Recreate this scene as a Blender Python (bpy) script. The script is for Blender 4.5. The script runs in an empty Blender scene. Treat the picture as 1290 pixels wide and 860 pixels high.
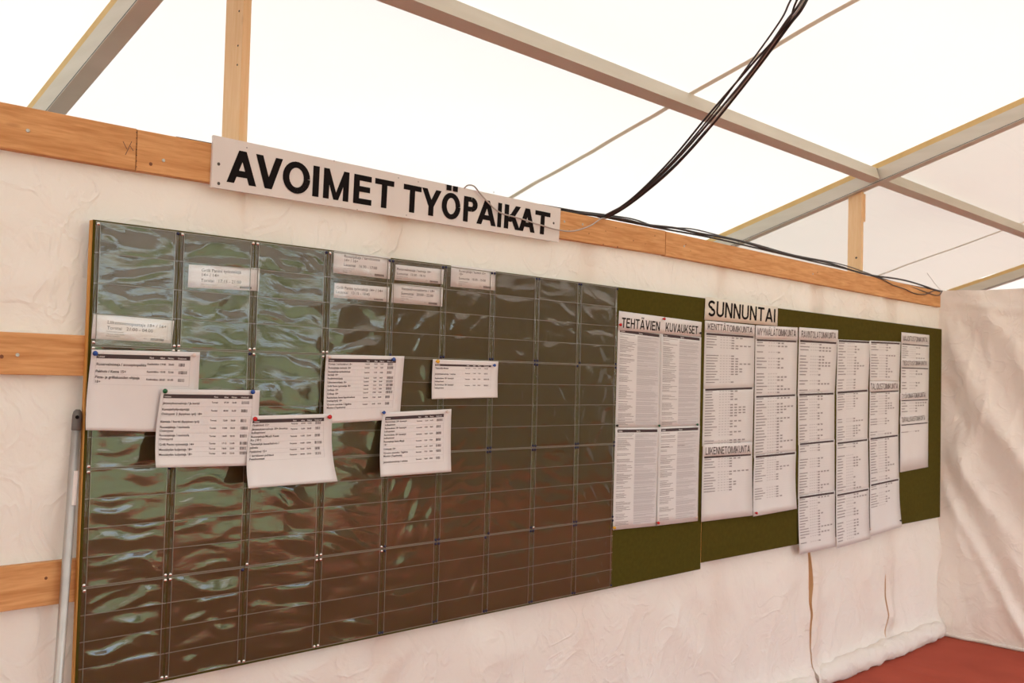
import bpy, math, random
from mathutils import Vector, Matrix, noise

# ------------------------------------------------------------------ camera
SC = bpy.context.scene
COL = SC.collection
FPX, YAW, PITCH, ROLL = 1251.4, 0.784609, 0.0355238, 0.024357
FLOOR = 1.93                                   # board top above the floor
CAM = Vector((-1.01041, -2.51596, -0.370635 + FLOOR))
_f = Vector((math.sin(YAW) * math.cos(PITCH), math.cos(YAW) * math.cos(PITCH), math.sin(PITCH)))
_r = Vector((math.cos(YAW), -math.sin(YAW), 0))
_u = _r.cross(_f)
CR = math.cos(ROLL) * _r + math.sin(ROLL) * _u
CU = -math.sin(ROLL) * _r + math.cos(ROLL) * _u
CF = _f
cam = bpy.data.cameras.new('camera')
cam.sensor_width = 36.0
cam.lens = FPX * 36.0 / 1290.0
cam.clip_start = 0.05
cam.dof.use_dof = True
cam.dof.focus_distance = 3.1
cam.dof.aperture_fstop = 7.1
camo = bpy.data.objects.new('camera', cam)
camo.matrix_world = Matrix(((CR.x, CU.x, -CF.x, CAM.x), (CR.y, CU.y, -CF.y, CAM.y), (CR.z, CU.z, -CF.z, CAM.z), (0, 0, 0, 1)))
COL.objects.link(camo)
SC.camera = camo

# ------------------------------------------------------------------ sky, sun, exposure
world = bpy.data.worlds.new('sky')
SC.world = world
world.use_nodes = True
wn = world.node_tree
sky = wn.nodes.new('ShaderNodeTexSky')
sky.sky_type = 'NISHITA'
sky.sun_disc = False
sky.sun_elevation = math.radians(39)
sky.sun_rotation = math.radians(233)
sky.dust_density = 2.0
wn.links.new(sky.outputs[0], wn.nodes['Background'].inputs[0])
wn.nodes['Background'].inputs[1].default_value = 0.44
sun = bpy.data.lights.new('sun', 'SUN')
sun.energy = 4.6
sun.angle = math.radians(0.6)
sun.color = (1.0, 0.95, 0.86)
suno = bpy.data.objects.new('sun', sun)
suno.rotation_euler = Vector((-0.62, -0.46, 0.635)).to_track_quat('Z', 'Y').to_euler()
COL.objects.link(suno)
SC.view_settings.view_transform = 'Standard'
SC.view_settings.look = 'None'
SC.view_settings.gamma = 1.0
SC.view_settings.use_curve_mapping = False
SC.view_settings.exposure = 1.16
SC.cycles.max_bounces = 10
SC.cycles.diffuse_bounces = 6
SC.cycles.transparent_max_bounces = 12

# ------------------------------------------------------------------ pixel helpers
def ray(px, py):
    return CR * ((px - 645) / FPX) - CU * ((py - 430) / FPX) + CF
def W(px, py, y=0.0):                           # photo pixel onto the plane y = const (parallel to the wall)
    d = ray(px, py)
    return CAM + d * ((y - CAM.y) / d.y)
def WX(px, py, x):
    d = ray(px, py)
    return CAM + d * ((x - CAM.x) / d.x)
def WZ(px, py, z):
    d = ray(px, py)
    return CAM + d * ((z - CAM.z) / d.z)
def nz(x, y, z=0.0):
    return noise.noise(Vector((x, y, z)))
def ridge(v, k=3.0):
    return max(0.0, 1.0 - abs(v) * k)
def sstep(a, b, x):
    t = min(1.0, max(0.0, (x - a) / (b - a)))
    return t * t * (3 - 2 * t)

# ------------------------------------------------------------------ mesh helpers
class MB:
    def __init__(s):
        s.v = []; s.f = []
    def poly(s, pts):
        n = len(s.v); s.v += [tuple(p) for p in pts]; s.f.append(tuple(range(n, n + len(pts)))); return s
    def hexa(s, p):                              # p: 8 corners, bottom ring 0-3, top ring 4-7
        n = len(s.v); s.v += [tuple(q) for q in p]
        for q in ((0, 3, 2, 1), (4, 5, 6, 7), (0, 1, 5, 4), (1, 2, 6, 5), (2, 3, 7, 6), (3, 0, 4, 7)):
            s.f.append(tuple(n + i for i in q))
        return s
    def box(s, a, b):
        x0, y0, z0 = a; x1, y1, z1 = b
        return s.hexa([(x0, y0, z0), (x1, y0, z0), (x1, y1, z0), (x0, y1, z0), (x0, y0, z1), (x1, y0, z1), (x1, y1, z1), (x0, y1, z1)])
    def tube(s, pts, r, n=8, cap=True):
        pts = [Vector(p) for p in pts]
        rs = r if isinstance(r, (list, tuple)) else [r] * len(pts)
        base = len(s.v); prev = None
        for i, p in enumerate(pts):
            t = (pts[min(i + 1, len(pts) - 1)] - pts[max(i - 1, 0)]).normalized()
            if prev is None:
                a = t.cross(Vector((0, 0, 1)))
                if a.length < 0.1: a = t.cross(Vector((1, 0, 0)))
                a.normalize()
            else:
                a = (prev - t * prev.dot(t)).normalized()
            prev = a; b = t.cross(a)
            for k in range(n):
                q = 2 * math.pi * k / n
                s.v.append(tuple(p + (a * math.cos(q) + b * math.sin(q)) * rs[i]))
        for i in range(len(pts) - 1):
            for k in range(n):
                a0 = base + i * n + k; a1 = base + i * n + (k + 1) % n
                s.f.append((a0, a1, a1 + n, a0 + n))
        if cap:
            s.f.append(tuple(base + k for k in reversed(range(n))))
            s.f.append(tuple(base + (len(pts) - 1) * n + k for k in range(n)))
        return s
    def lathe(s, prof, axis=(0, -1, 0), at=(0, 0, 0), n=12):   # prof: (radius, height) pairs along axis
        ax = Vector(axis).normalized()
        a = ax.cross(Vector((0, 0, 1)))
        if a.length < 0.1: a = ax.cross(Vector((1, 0, 0)))
        a.normalize(); b = ax.cross(a); at = Vector(at); base = len(s.v)
        for r, h in prof:
            for k in range(n):
                q = 2 * math.pi * k / n
                s.v.append(tuple(at + ax * h + (a * math.cos(q) + b * math.sin(q)) * max(r, 1e-5)))
        for i in range(len(prof) - 1):
            for k in range(n):
                a0 = base + i * n + k; a1 = base + i * n + (k + 1) % n
                s.f.append((a0, a1, a1 + n, a0 + n))
        return s
    def grid(s, nu, nv, fn):
        base = len(s.v)
        for j in range(nv + 1):
            for i in range(nu + 1):
                s.v.append(tuple(fn(i / nu, j / nv)))
        for j in range(nv):
            for i in range(nu):
                a = base + j * (nu + 1) + i
                s.f.append((a, a + nu + 1, a + nu + 2, a + 1))
        return s
    def mesh(s, name, mat, smooth=False):
        m = bpy.data.meshes.new(name)
        m.from_pydata(s.v, [], s.f); m.validate(); m.update()
        if mat is not None: m.materials.append(mat)
        if smooth: m.polygons.foreach_set('use_smooth', [True] * len(m.polygons))
        return m
    def build(s, name, mat, parent=None, smooth=False):
        return obj(name, s.mesh(name, mat, smooth), parent)

def obj(name, mesh, parent=None):
    o = bpy.data.objects.new(name, mesh); COL.objects.link(o)
    if parent is not None: o.parent = parent; o.matrix_parent_inverse = Matrix.Translation(-parent.location)
    return o
def tag(o, label, cat, group=None):
    o['label'] = label; o['category'] = cat
    if group: o['group'] = group
    return o
def thing(name, label, cat, loc=(0, 0, 0), group=None):
    o = bpy.data.objects.new(name, None); COL.objects.link(o); o.location = loc
    o.empty_display_size = 0.05
    return tag(o, label, cat, group)
def struct(o, label, kind='structure'):
    o['kind'] = kind; o['label'] = label
    return o

# ------------------------------------------------------------------ materials
def mat(name):
    m = bpy.data.materials.new(name); m.use_nodes = True
    nt = m.node_tree; b = nt.nodes['Principled BSDF']
    return m, nt, b
def N(nt, t, **kw):
    n = nt.nodes.new(t)
    for k, v in kw.items():
        if k in n.inputs: n.inputs[k].default_value = v
        else: setattr(n, k, v)
    return n
def plain(name, col, rough=0.6, metal=0.0, spec=0.5):
    m, nt, b = mat(name)
    b.inputs['Base Color'].default_value = (*col, 1); b.inputs['Roughness'].default_value = rough
    b.inputs['Metallic'].default_value = metal; b.inputs['Specular IOR Level'].default_value = spec
    return m
def noisy(name, c1, c2, scale, rough=0.7, bump=0.0, bscale=80, detail=4, stretch=(1, 1, 1), metal=0.0, spec=0.4):
    m, nt, b = mat(name)
    tc = N(nt, 'ShaderNodeTexCoord'); mp = N(nt, 'ShaderNodeMapping'); mp.inputs['Scale'].default_value = stretch
    no = N(nt, 'ShaderNodeTexNoise', Scale=scale, Detail=detail); cr = N(nt, 'ShaderNodeValToRGB')
    cr.color_ramp.elements[0].color = (*c1, 1); cr.color_ramp.elements[1].color = (*c2, 1)
    cr.color_ramp.elements[0].position = .3; cr.color_ramp.elements[1].position = .7
    nt.links.new(tc.outputs['Object'], mp.inputs[0]); nt.links.new(mp.outputs[0], no.inputs['Vector'])
    nt.links.new(no.outputs['Fac'], cr.inputs[0]); nt.links.new(cr.outputs[0], b.inputs['Base Color'])
    b.inputs['Roughness'].default_value = rough; b.inputs['Metallic'].default_value = metal
    b.inputs['Specular IOR Level'].default_value = spec
    if bump:
        n2 = N(nt, 'ShaderNodeTexNoise', Scale=bscale, Detail=3); bp = N(nt, 'ShaderNodeBump', Strength=bump, Distance=.002)
        nt.links.new(tc.outputs['Object'], n2.inputs['Vector'])
        nt.links.new(n2.outputs['Fac'], bp.inputs['Height']); nt.links.new(bp.outputs[0], b.inputs['Normal'])
    return m
def fabric(name, col, trans_col, trans, bump=.3, bscale=9.0, rough=1.0, gloss=0.03, stretch=(1, 1, 1), crease=0.0):
    m, nt, b = mat(name); nt.nodes.remove(b); out = nt.nodes['Material Output']
    d = N(nt, 'ShaderNodeBsdfDiffuse'); d.inputs[0].default_value = (*col, 1)
    t = N(nt, 'ShaderNodeBsdfTranslucent'); t.inputs[0].default_value = (*trans_col, 1)
    g = N(nt, 'ShaderNodeBsdfGlossy', Roughness=.45)
    m1 = N(nt, 'ShaderNodeMixShader'); m1.inputs[0].default_value = trans
    m2 = N(nt, 'ShaderNodeMixShader'); m2.inputs[0].default_value = gloss
    tc = N(nt, 'ShaderNodeTexCoord'); mp = N(nt, 'ShaderNodeMapping'); mp.inputs['Scale'].default_value = stretch
    no = N(nt, 'ShaderNodeTexNoise', Scale=bscale, Detail=5, Roughness=.55, Distortion=.8)
    bp = N(nt, 'ShaderNodeBump', Strength=bump, Distance=.02)
    L = nt.links.new
    hsrc = no.outputs['Fac']
    if crease:
        n2 = N(nt, 'ShaderNodeTexNoise', Scale=bscale * .55, Detail=3, Roughness=.5, Distortion=1.4); L(mp.outputs[0], n2.inputs['Vector'])
        sb = N(nt, 'ShaderNodeMath', operation='SUBTRACT'); sb.inputs[1].default_value = .5; L(n2.outputs['Fac'], sb.inputs[0])
        ab = N(nt, 'ShaderNodeMath', operation='ABSOLUTE'); L(sb.outputs[0], ab.inputs[0])
        mr = N(nt, 'ShaderNodeMapRange'); mr.inputs['From Max'].default_value = .05; mr.inputs['To Min'].default_value = crease; mr.inputs['To Max'].default_value = 0; L(ab.outputs[0], mr.inputs['Value'])
        ad = N(nt, 'ShaderNodeMath', operation='ADD'); L(hsrc, ad.inputs[0]); L(mr.outputs[0], ad.inputs[1]); hsrc = ad.outputs[0]
    L(tc.outputs['Object'], mp.inputs[0]); L(mp.outputs[0], no.inputs['Vector']); L(hsrc, bp.inputs['Height'])
    for x in (d, t, g): L(bp.outputs[0], x.inputs['Normal'])
    L(d.outputs[0], m1.inputs[1]); L(t.outputs[0], m1.inputs[2]); L(m1.outputs[0], m2.inputs[1]); L(g.outputs[0], m2.inputs[2])
    L(m2.outputs[0], out.inputs[0])
    return m
def wood(name, c1, c2, knot, axis='x', rough=.65):
    m, nt, b = mat(name); L = nt.links.new
    tc = N(nt, 'ShaderNodeTexCoord'); oi = N(nt, 'ShaderNodeObjectInfo')
    ad = N(nt, 'ShaderNodeVectorMath', operation='MULTIPLY_ADD')
    sc = N(nt, 'ShaderNodeVectorMath', operation='SCALE'); sc.inputs['Scale'].default_value = 37.0
    cx = N(nt, 'ShaderNodeCombineXYZ')
    for i in range(3): L(oi.outputs['Random'], cx.inputs[i])
    L(cx.outputs[0], sc.inputs[0]); ad.inputs[1].default_value = (1, 1, 1)
    L(tc.outputs['Object'], ad.inputs[0]); L(sc.outputs[0], ad.inputs[2])
    mp = N(nt, 'ShaderNodeMapping')
    mp.inputs['Scale'].default_value = (1.2, 14, 14) if axis == 'x' else (14, 14, 1.2)
    L(ad.outputs[0], mp.inputs[0])
    no = N(nt, 'ShaderNodeTexNoise', Scale=2.2, Detail=6, Distortion=1.6); L(mp.outputs[0], no.inputs['Vector'])
    wv = N(nt, 'ShaderNodeTexNoise', Scale=9.0, Detail=3, Distortion=.6); L(mp.outputs[0], wv.inputs['Vector'])
    mixf = N(nt, 'ShaderNodeMath', operation='MULTIPLY_ADD'); mixf.inputs[1].default_value = .45
    L(wv.outputs['Fac'], mixf.inputs[0])
    hf = N(nt, 'ShaderNodeMath', operation='MULTIPLY'); hf.inputs[1].default_value = .55; L(no.outputs['Fac'], hf.inputs[0]); L(hf.outputs[0], mixf.inputs[2])
    cr = N(nt, 'ShaderNodeValToRGB'); cr.color_ramp.elements[0].position = .36; cr.color_ramp.elements[1].position = .62
    cr.color_ramp.elements[0].color = (*c2, 1); cr.color_ramp.elements[1].color = (*c1, 1); L(mixf.outputs[0], cr.inputs[0])
    mp2 = N(nt, 'ShaderNodeMapping'); mp2.inputs['Scale'].default_value = (3.2, 9, 9) if axis == 'x' else (9, 9, 3.2)
    L(ad.outputs[0], mp2.inputs[0])
    vo = N(nt, 'ShaderNodeTexVoronoi', Scale=1.0); L(mp2.outputs[0], vo.inputs['Vector'])
    kr = N(nt, 'ShaderNodeValToRGB'); kr.color_ramp.elements[0].position = .03; kr.color_ramp.elements[1].position = .10
    kr.color_ramp.elements[0].color = (.8, .8, .8, 1); kr.color_ramp.elements[1].color = (0, 0, 0, 1); L(vo.outputs['Distance'], kr.inputs[0])
    mx = N(nt, 'ShaderNodeMixRGB'); mx.inputs[2].default_value = (*knot, 1)
    L(kr.outputs[0], mx.inputs[0]); L(cr.outputs[0], mx.inputs[1]); L(mx.outputs[0], b.inputs['Base Color'])
    b.inputs['Roughness'].default_value = rough; b.inputs['Specular IOR Level'].default_value = .3
    bp = N(nt, 'ShaderNodeBump', Strength=.15, Distance=.002); L(wv.outputs['Fac'], bp.inputs['Height']); L(bp.outputs[0], b.inputs['Normal'])
    return m
def film(name, tint=(.985, .985, .985), r0=.068, rough=.07):
    m, nt, b = mat(name); nt.nodes.remove(b); out = nt.nodes['Material Output']; L = nt.links.new
    tr = N(nt, 'ShaderNodeBsdfTransparent'); tr.inputs[0].default_value = (*tint, 1)
    gl = N(nt, 'ShaderNodeBsdfGlossy', Roughness=rough); gl.inputs[0].default_value = (.95, .95, .95, 1)
    df = N(nt, 'ShaderNodeBsdfDiffuse'); df.inputs[0].default_value = (.6, .58, .55, 1)
    tc = N(nt, 'ShaderNodeTexCoord'); mp = N(nt, 'ShaderNodeMapping'); mp.inputs['Scale'].default_value = (1, 1, 3.2)
    no = N(nt, 'ShaderNodeTexNoise', Scale=26, Detail=3, Distortion=.7); bp = N(nt, 'ShaderNodeBump', Strength=.09, Distance=.004)
    L(tc.outputs['Object'], mp.inputs[0]); L(mp.outputs[0], no.inputs['Vector']); L(no.outputs['Fac'], bp.inputs['Height']); L(bp.outputs[0], gl.inputs['Normal'])
    fr = N(nt, 'ShaderNodeLayerWeight'); pw = N(nt, 'ShaderNodeMath', operation='POWER'); pw.inputs[1].default_value = 4.0
    mu = N(nt, 'ShaderNodeMath', operation='MULTIPLY_ADD', use_clamp=True); mu.inputs[1].default_value = .75; mu.inputs[2].default_value = r0
    L(fr.outputs['Facing'], pw.inputs[0]); L(pw.outputs[0], mu.inputs[0])
    m0 = N(nt, 'ShaderNodeMixShader'); m0.inputs[0].default_value = .015; L(tr.outputs[0], m0.inputs[1]); L(df.outputs[0], m0.inputs[2])
    m1 = N(nt, 'ShaderNodeMixShader'); L(mu.outputs[0], m1.inputs[0]); L(m0.outputs[0], m1.inputs[1]); L(gl.outputs[0], m1.inputs[2])
    L(m1.outputs[0], out.inputs[0])
    return m

M = {}
M['membrane'] = fabric('tent_membrane', (.84, .81, .75), (.46, .425, .345), .50, bump=.10, bscale=2.2, gloss=.02)
M['membrane_cream'] = fabric('tent_membrane_cream', (.80, .75, .66), (.39, .345, .265), .40, bump=.2, bscale=2.6, gloss=.02, stretch=(.35, 1.8, 1), crease=.12)  # creamier, less translucent membrane for one bay
M['seam'] = fabric('membrane_weld', (.84, .77, .64), (.43, .38, .29), .46, bump=.0)
M['drape'] = fabric('white_drape', (.89, .855, .81), (.88, .81, .71), .25, bump=.5, bscale=8.0, gloss=.035, crease=.22)
M['outer'] = fabric('outer_wall_fabric', (.86, .84, .8), (.5, .47, .42), .45, bump=.1, bscale=3)
M['canvas'] = noisy('dark_canvas', (.36, .32, .23), (.42, .37, .28), 3, rough=.9)
M['alu'] = noisy('grey_aluminium', (.54, .50, .42), (.61, .57, .49), 7, rough=.6, metal=0.0, bump=.05, bscale=30, stretch=(.4, .4, 3))
M['alu_pole'] = noisy('pole_aluminium', (.42, .41, .40), (.52, .51, .49), 12, rough=.42, metal=.75)
M['ochre'] = noisy('ochre_keder_strip', (.58, .40, .16), (.66, .46, .2), 14, rough=.7)
M['wood'] = wood('pine_plank', (.68, .365, .155), (.50, .225, .075), (.26, .10, .035))
M['woodz'] = wood('pine_post', (.80, .56, .33), (.74, .48, .25), (.30, .13, .05), axis='z')
M['edge'] = wood('board_edge_wood', (.62, .33, .09), (.50, .24, .06), (.3, .12, .04), axis='z')
M['olive'] = noisy('olive_felt', (.060, .050, .007), (.076, .062, .009), 60, rough=.95, bump=.2, bscale=500, spec=.08)
M['olive2'] = noisy('olive_felt_worn', (.062, .050, .007), (.078, .062, .009), 45, rough=.95, bump=.2, bscale=500, spec=.08)
M['film'] = film('clear_plastic_film')
M['backfilm'] = film('pocket_back_film', (.84, .78, .76), .012, .2)
M['weld'] = plain('plastic_weld', (.20, .18, .14), .28, 0, .7)
M['paper'] = noisy('white_paper', (.65, .635, .635), (.68, .665, .665), 8, rough=.85, spec=.15)
M['card'] = noisy('white_card', (.67, .64, .64), (.70, .67, .67), 8, rough=.8, spec=.15)
M['cream'] = noisy('cream_card', (.70, .65, .57), (.73, .68, .60), 8, rough=.8, spec=.15)
M['ink'] = plain('black_ink', (.010, .008, .008), .85, 0, .08)
M['ink2'] = plain('dark_print', (.07, .05, .052), .8, 0, .1)
M['grey'] = plain('grey_print', (.29, .265, .27), .85, 0, .1)
M['bar'] = plain('barcode_print', (.16, .135, .14), .85, 0, .1)
M['pale'] = plain('pale_print', (.455, .435, .445), .85, 0, .1)
M['tint'] = plain('light_grey_tint', (.57, .555, .57), .85, 0, .1)
M['white'] = plain('white_print', (.7, .68, .68), .85, 0, .1)
M['signw'] = noisy('sign_paint', (.66, .62, .60), (.70, .66, .64), 5, rough=.5, spec=.35)
M['carpet'] = noisy('red_carpet', (.35, .072, .047), (.43, .092, .058), 3.0, rough=.95, bump=.8, bscale=260, detail=8, spec=.08)
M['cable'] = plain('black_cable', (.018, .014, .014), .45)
M['cable2'] = plain('dark_grey_cable', (.05, .042, .042), .4)
M['cable3'] = plain('light_grey_cable', (.42, .37, .34), .45)
M['steel'] = plain('steel_tack', (.72, .70, .66), .18, 1.0)
M['bluetack'] = plain('dark_blue_tack', (.012, .016, .06), .22)
M['screw'] = plain('zinc_screw', (.45, .44, .42), .35, .9)
M['darkhole'] = plain('dark_screw', (.05, .04, .035), .6)
M['knot'] = plain('wood_knot', (.17, .06, .022), .7)
M['cap'] = plain('grey_plastic_cap', (.13, .12, .115), .5)
M['sticker'] = plain('white_sticker', (.72, .68, .66), .6)
M['grass'] = noisy('grass_ground', (.22, .29, .12), (.32, .38, .17), .8, rough=.95)
M['leaf'] = fabric('tree_leaf', (.26, .36, .16), (.42, .54, .24), .5, bump=0)
M['bark'] = noisy('tree_bark', (.11, .08, .05), (.2, .15, .1), 3, rough=.9)
PIN = {c: plain('pin_' + c, v, .2) for c, v in dict(blue=(.012, .06, .28), green=(.006, .11, .035), red=(.50, .012, .014),
       yellow=(.70, .38, .02), black=(.01, .01, .01), white=(.72, .60, .55)).items()}

# ------------------------------------------------------------------ roof geometry
TAN = math.tan(0.294597)
Z0 = 2.672                                       # rafter underside above the wall line
def zr(y, off=0.0): return Z0 + off - TAN * y
RIDGE, EAVE, FAR = -4.2, 1.75, -7.45
def roofz(y, off=0.0):
    return zr(y, off) if y >= RIDGE else zr(RIDGE, off) - TAN * (RIDGE - y)
RAFT = [-7.95, -3.87, 0.222, 4.322, 8.24, 12.3]
MEM = 0.118
def membrane(x0, x1, ya, yb, mkey, seed, label):
    ny = int(abs(yb - ya) / .12); nx = 26
    def fn(u, v):
        x = x0 + (x1 - x0) * u; y = ya + (yb - ya) * v
        sag = .035 * math.sin(math.pi * u)
        w = .010 * nz(x * .9 + seed, y * 1.7) * math.sin(math.pi * u) + .004 * nz(x * 1.5, y * 6 + seed)
        return (x, y, roofz(y, MEM) - sag + w)
    return struct(MB().grid(nx, ny, fn).build('ceiling', M[mkey], smooth=True), label)
CEIL = []
for i in range(5):
    k = 'membrane_cream' if i == 3 else 'membrane'
    CEIL.append(membrane(RAFT[i], RAFT[i + 1], EAVE, RIDGE, k, i * 7.3, 'white tent roof membrane sloping down beyond the partition wall'))
    membrane(RAFT[i], RAFT[i + 1], RIDGE, FAR, 'membrane', i * 5.1 + 2, 'white tent roof membrane on the other side of the ridge')
def weld(x, bay, parent):
    b0, b1 = RAFT[bay], RAFT[bay + 1]; mb = MB()
    def fn(u, v):
        y = EAVE + (RIDGE - EAVE) * v; xx = x + (u - .5) * .034; uu = (xx - b0) / (b1 - b0)
        sd = bay * 7.3
        w = .010 * nz(xx * .9 + sd, y * 1.7) * math.sin(math.pi * uu) + .004 * nz(xx * 1.5, y * 6 + sd)
        return (xx, y, roofz(y, MEM) - .035 * math.sin(math.pi * uu) + w - .004)
    return mb.grid(1, 51, fn).build('weld_seam', M['seam'], parent, smooth=True)
weld(2.46, 2, CEIL[2]); weld(6.66, 3, CEIL[3])

# rafters
def rafter(xc, label, bolt=False):
    t = thing('roof_rafter', label, 'rafter', (xc, 0, zr(0)), 'aluminium rafters of the tent roof')
    hw = .029
    def sect(name, x0, x1, o0, o1, m):
        mb = MB()
        for ya, yb in ((EAVE, RIDGE), (RIDGE, FAR)):
            mb.hexa([(x0, ya, roofz(ya, o0)), (x1, ya, roofz(ya, o0)), (x1, yb, roofz(yb, o0)), (x0, yb, roofz(yb, o0)),
                     (x0, ya, roofz(ya, o1)), (x1, ya, roofz(ya, o1)), (x1, yb, roofz(yb, o1)), (x0, yb, roofz(yb, o1))])
        return mb.build(name, m, t)
    sect('beam', xc - hw, xc + hw, .004, .080, M['alu'])
    sect('bottom_flange', xc - hw - .0015, xc + hw + .0015, 0, .0035, M['alu'])
    sect('shadow_line', xc - hw - .0022, xc - hw - .0004, .0035, .0065, M['cable'])  # black strip standing in for the shadow line along the beam's lower edge
    sect('keder_rail', xc - .026, xc + .026, .080, .112, M['ochre'])
    return t
rafter(RAFT[2], 'aluminium rafter rising from the left end of the partition, cut off by the photo top')
rafter(RAFT[3], 'aluminium rafter crossing the purlin above the short right-hand wooden post')
rafter(RAFT[4], 'distant aluminium rafter behind the end wall at the right photo edge')
for i, lb in ((0, 'at the far left tent end'), (1, 'one bay left of the photo'), (5, 'at the far right tent end')): rafter(RAFT[i], 'aluminium rafter %s' % lb)

# purlins
def purlin(xa, ya, xb, yb, label):
    t = thing('roof_purlin', label, 'purlin', (xa, ya, zr(ya)), 'aluminium purlins of the tent roof')
    w, h = .058, .066
    c, s = math.cos(.294597), math.sin(.294597)
    def ring(x, y):
        o = Vector((x, y, zr(y, .010))); b = Vector((0, c, -s)); u = Vector((0, s, c))
        return [o, o + b * w, o + b * w + u * h, o + u * h]
    A = ring(xa, ya); B = ring(xb, yb)
    mb = MB(); n = len(mb.v); mb.v += [tuple(p) for p in A + B]
    for q in ((0, 1, 5, 4), (1, 2, 6, 5), (2, 3, 7, 6), (3, 0, 4, 7), (3, 2, 1, 0), (4, 5, 6, 7)): mb.f.append(q)
    mb.build('tube', M['alu'], t)
    for (x, y, sg) in ((xa, ya, 1), (xb, yb, -1)):       # end brackets hooking onto the rafters
        o = Vector((x, y, zr(y, .010)))
        b = MB(); b.tube([o + Vector((-sg * .012, .03, .004)), o + Vector((-sg * .004, .03, .062))], .014, 8)
        b.build('end_bracket', M['cap'], t)
    return t
purlin(RAFT[2] + .046, -.136, RAFT[3] - .046, -.072, 'long grey purlin running from the photo top to the rafter crossing')
purlin(RAFT[3] + .034, -.075, RAFT[4] - .046, -.03, 'grey purlin continuing right of the rafter crossing')
purlin(RAFT[1] + .046, -.15, RAFT[2] - .046, -.14, 'grey purlin of the bay left of the photo')

# floor, outside ground, outer walls
def floor_fn(u, v):
    x = -7.95 + 20.25 * u; y = FAR + (EAVE - FAR) * v
    return (x, y, 0)
fl = MB().box((-7.95, FAR, -.06), (12.3, EAVE, -.006)).build('floor', M['carpet'])
struct(fl, 'red carpeted tent floor')
def carpet_fn(u, v):
    x = 2.2 + 3.3 * u; y = -1.6 + 1.68 * v
    z = .0012 * nz(x * 5, y * 5) - .001
    a = WZ(1130, 842, 0); b = WZ(1205, 862, 0)
    d = (b - a); d.z = 0; n = Vector((-d.y, d.x, 0)).normalized(); q = Vector((x, y, 0)) - a
    s = q.dot(d.normalized()); e = q.dot(n)
    z += .010 * math.exp(-(e / .02) ** 2) * sstep(-.25, .05, s) * (1 - sstep(.9, 1.3, s))
    e2 = q.dot(n) - .17; z += .004 * math.exp(-(e2 / .03) ** 2)
    return (x, y, z)
MB().grid(110, 60, carpet_fn).build('carpet_sheet', M['carpet'], fl, smooth=True)
MB().box((-7.95, FAR, -.006), (2.2, .08, -.001)).build('carpet_sheet', M['carpet'], fl)
MB().box((2.2, FAR, -.006), (12.3, -1.6, -.001)).build('carpet_sheet', M['carpet'], fl)
MB().box((5.5, -1.6, -.006), (12.3, .08, -.001)).build('carpet_sheet', M['carpet'], fl)
struct(MB().poly([(-70, -70, -.07), (70, -70, -.07), (70, 70, -.07), (-70, 70, -.07)]).build('ground', M['grass']), 'grass around the tent')
struct(MB().grid(40, 8, lambda u, v: (-7.95 + 20.25 * u, EAVE + .01 * math.sin(u * 60), roofz(EAVE, MEM) * v)).build('wall_outer', M['outer'], smooth=True), 'outer fabric side wall of the tent')
def gable(x, name):
    mb = MB(); mb.grid(40, 12, lambda u, v: (x + .012 * math.sin(u * 50), FAR + (EAVE - FAR) * u, roofz(FAR + (EAVE - FAR) * u, MEM) * v))
    return struct(mb.build(name, M['outer'], smooth=True), 'fabric gable wall of the tent')
def front(x0, x1, name):  # unseen walls added to cut light from the opening and darken pocket reflections
    return struct(MB().grid(30, 8, lambda u, v: (x0 + (x1 - x0) * u, FAR + .015 * math.sin(u * 70), roofz(FAR, MEM) * v)).build(name, M['canvas'], smooth=True), 'added dark canvas wall, unseen, limiting light beside the tent opening')
front(-7.95, .9, 'wall_front_unseen'); front(6.1, 12.3, 'wall_front_unseen')
struct(MB().grid(30, 3, lambda u, v: (.9 + 5.2 * u, FAR + .012 * math.sin(u * 60), 2.76 + (roofz(FAR, MEM) - 2.76) * v)).build('wall_front_unseen', M['canvas'], smooth=True), 'added canvas valance, unseen, cutting sky light above the tent opening')  # unseen valance added to trim the sky out of the pocket reflections
gable(-7.95, 'wall_left'); gable(12.3, 'wall_gable')

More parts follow.
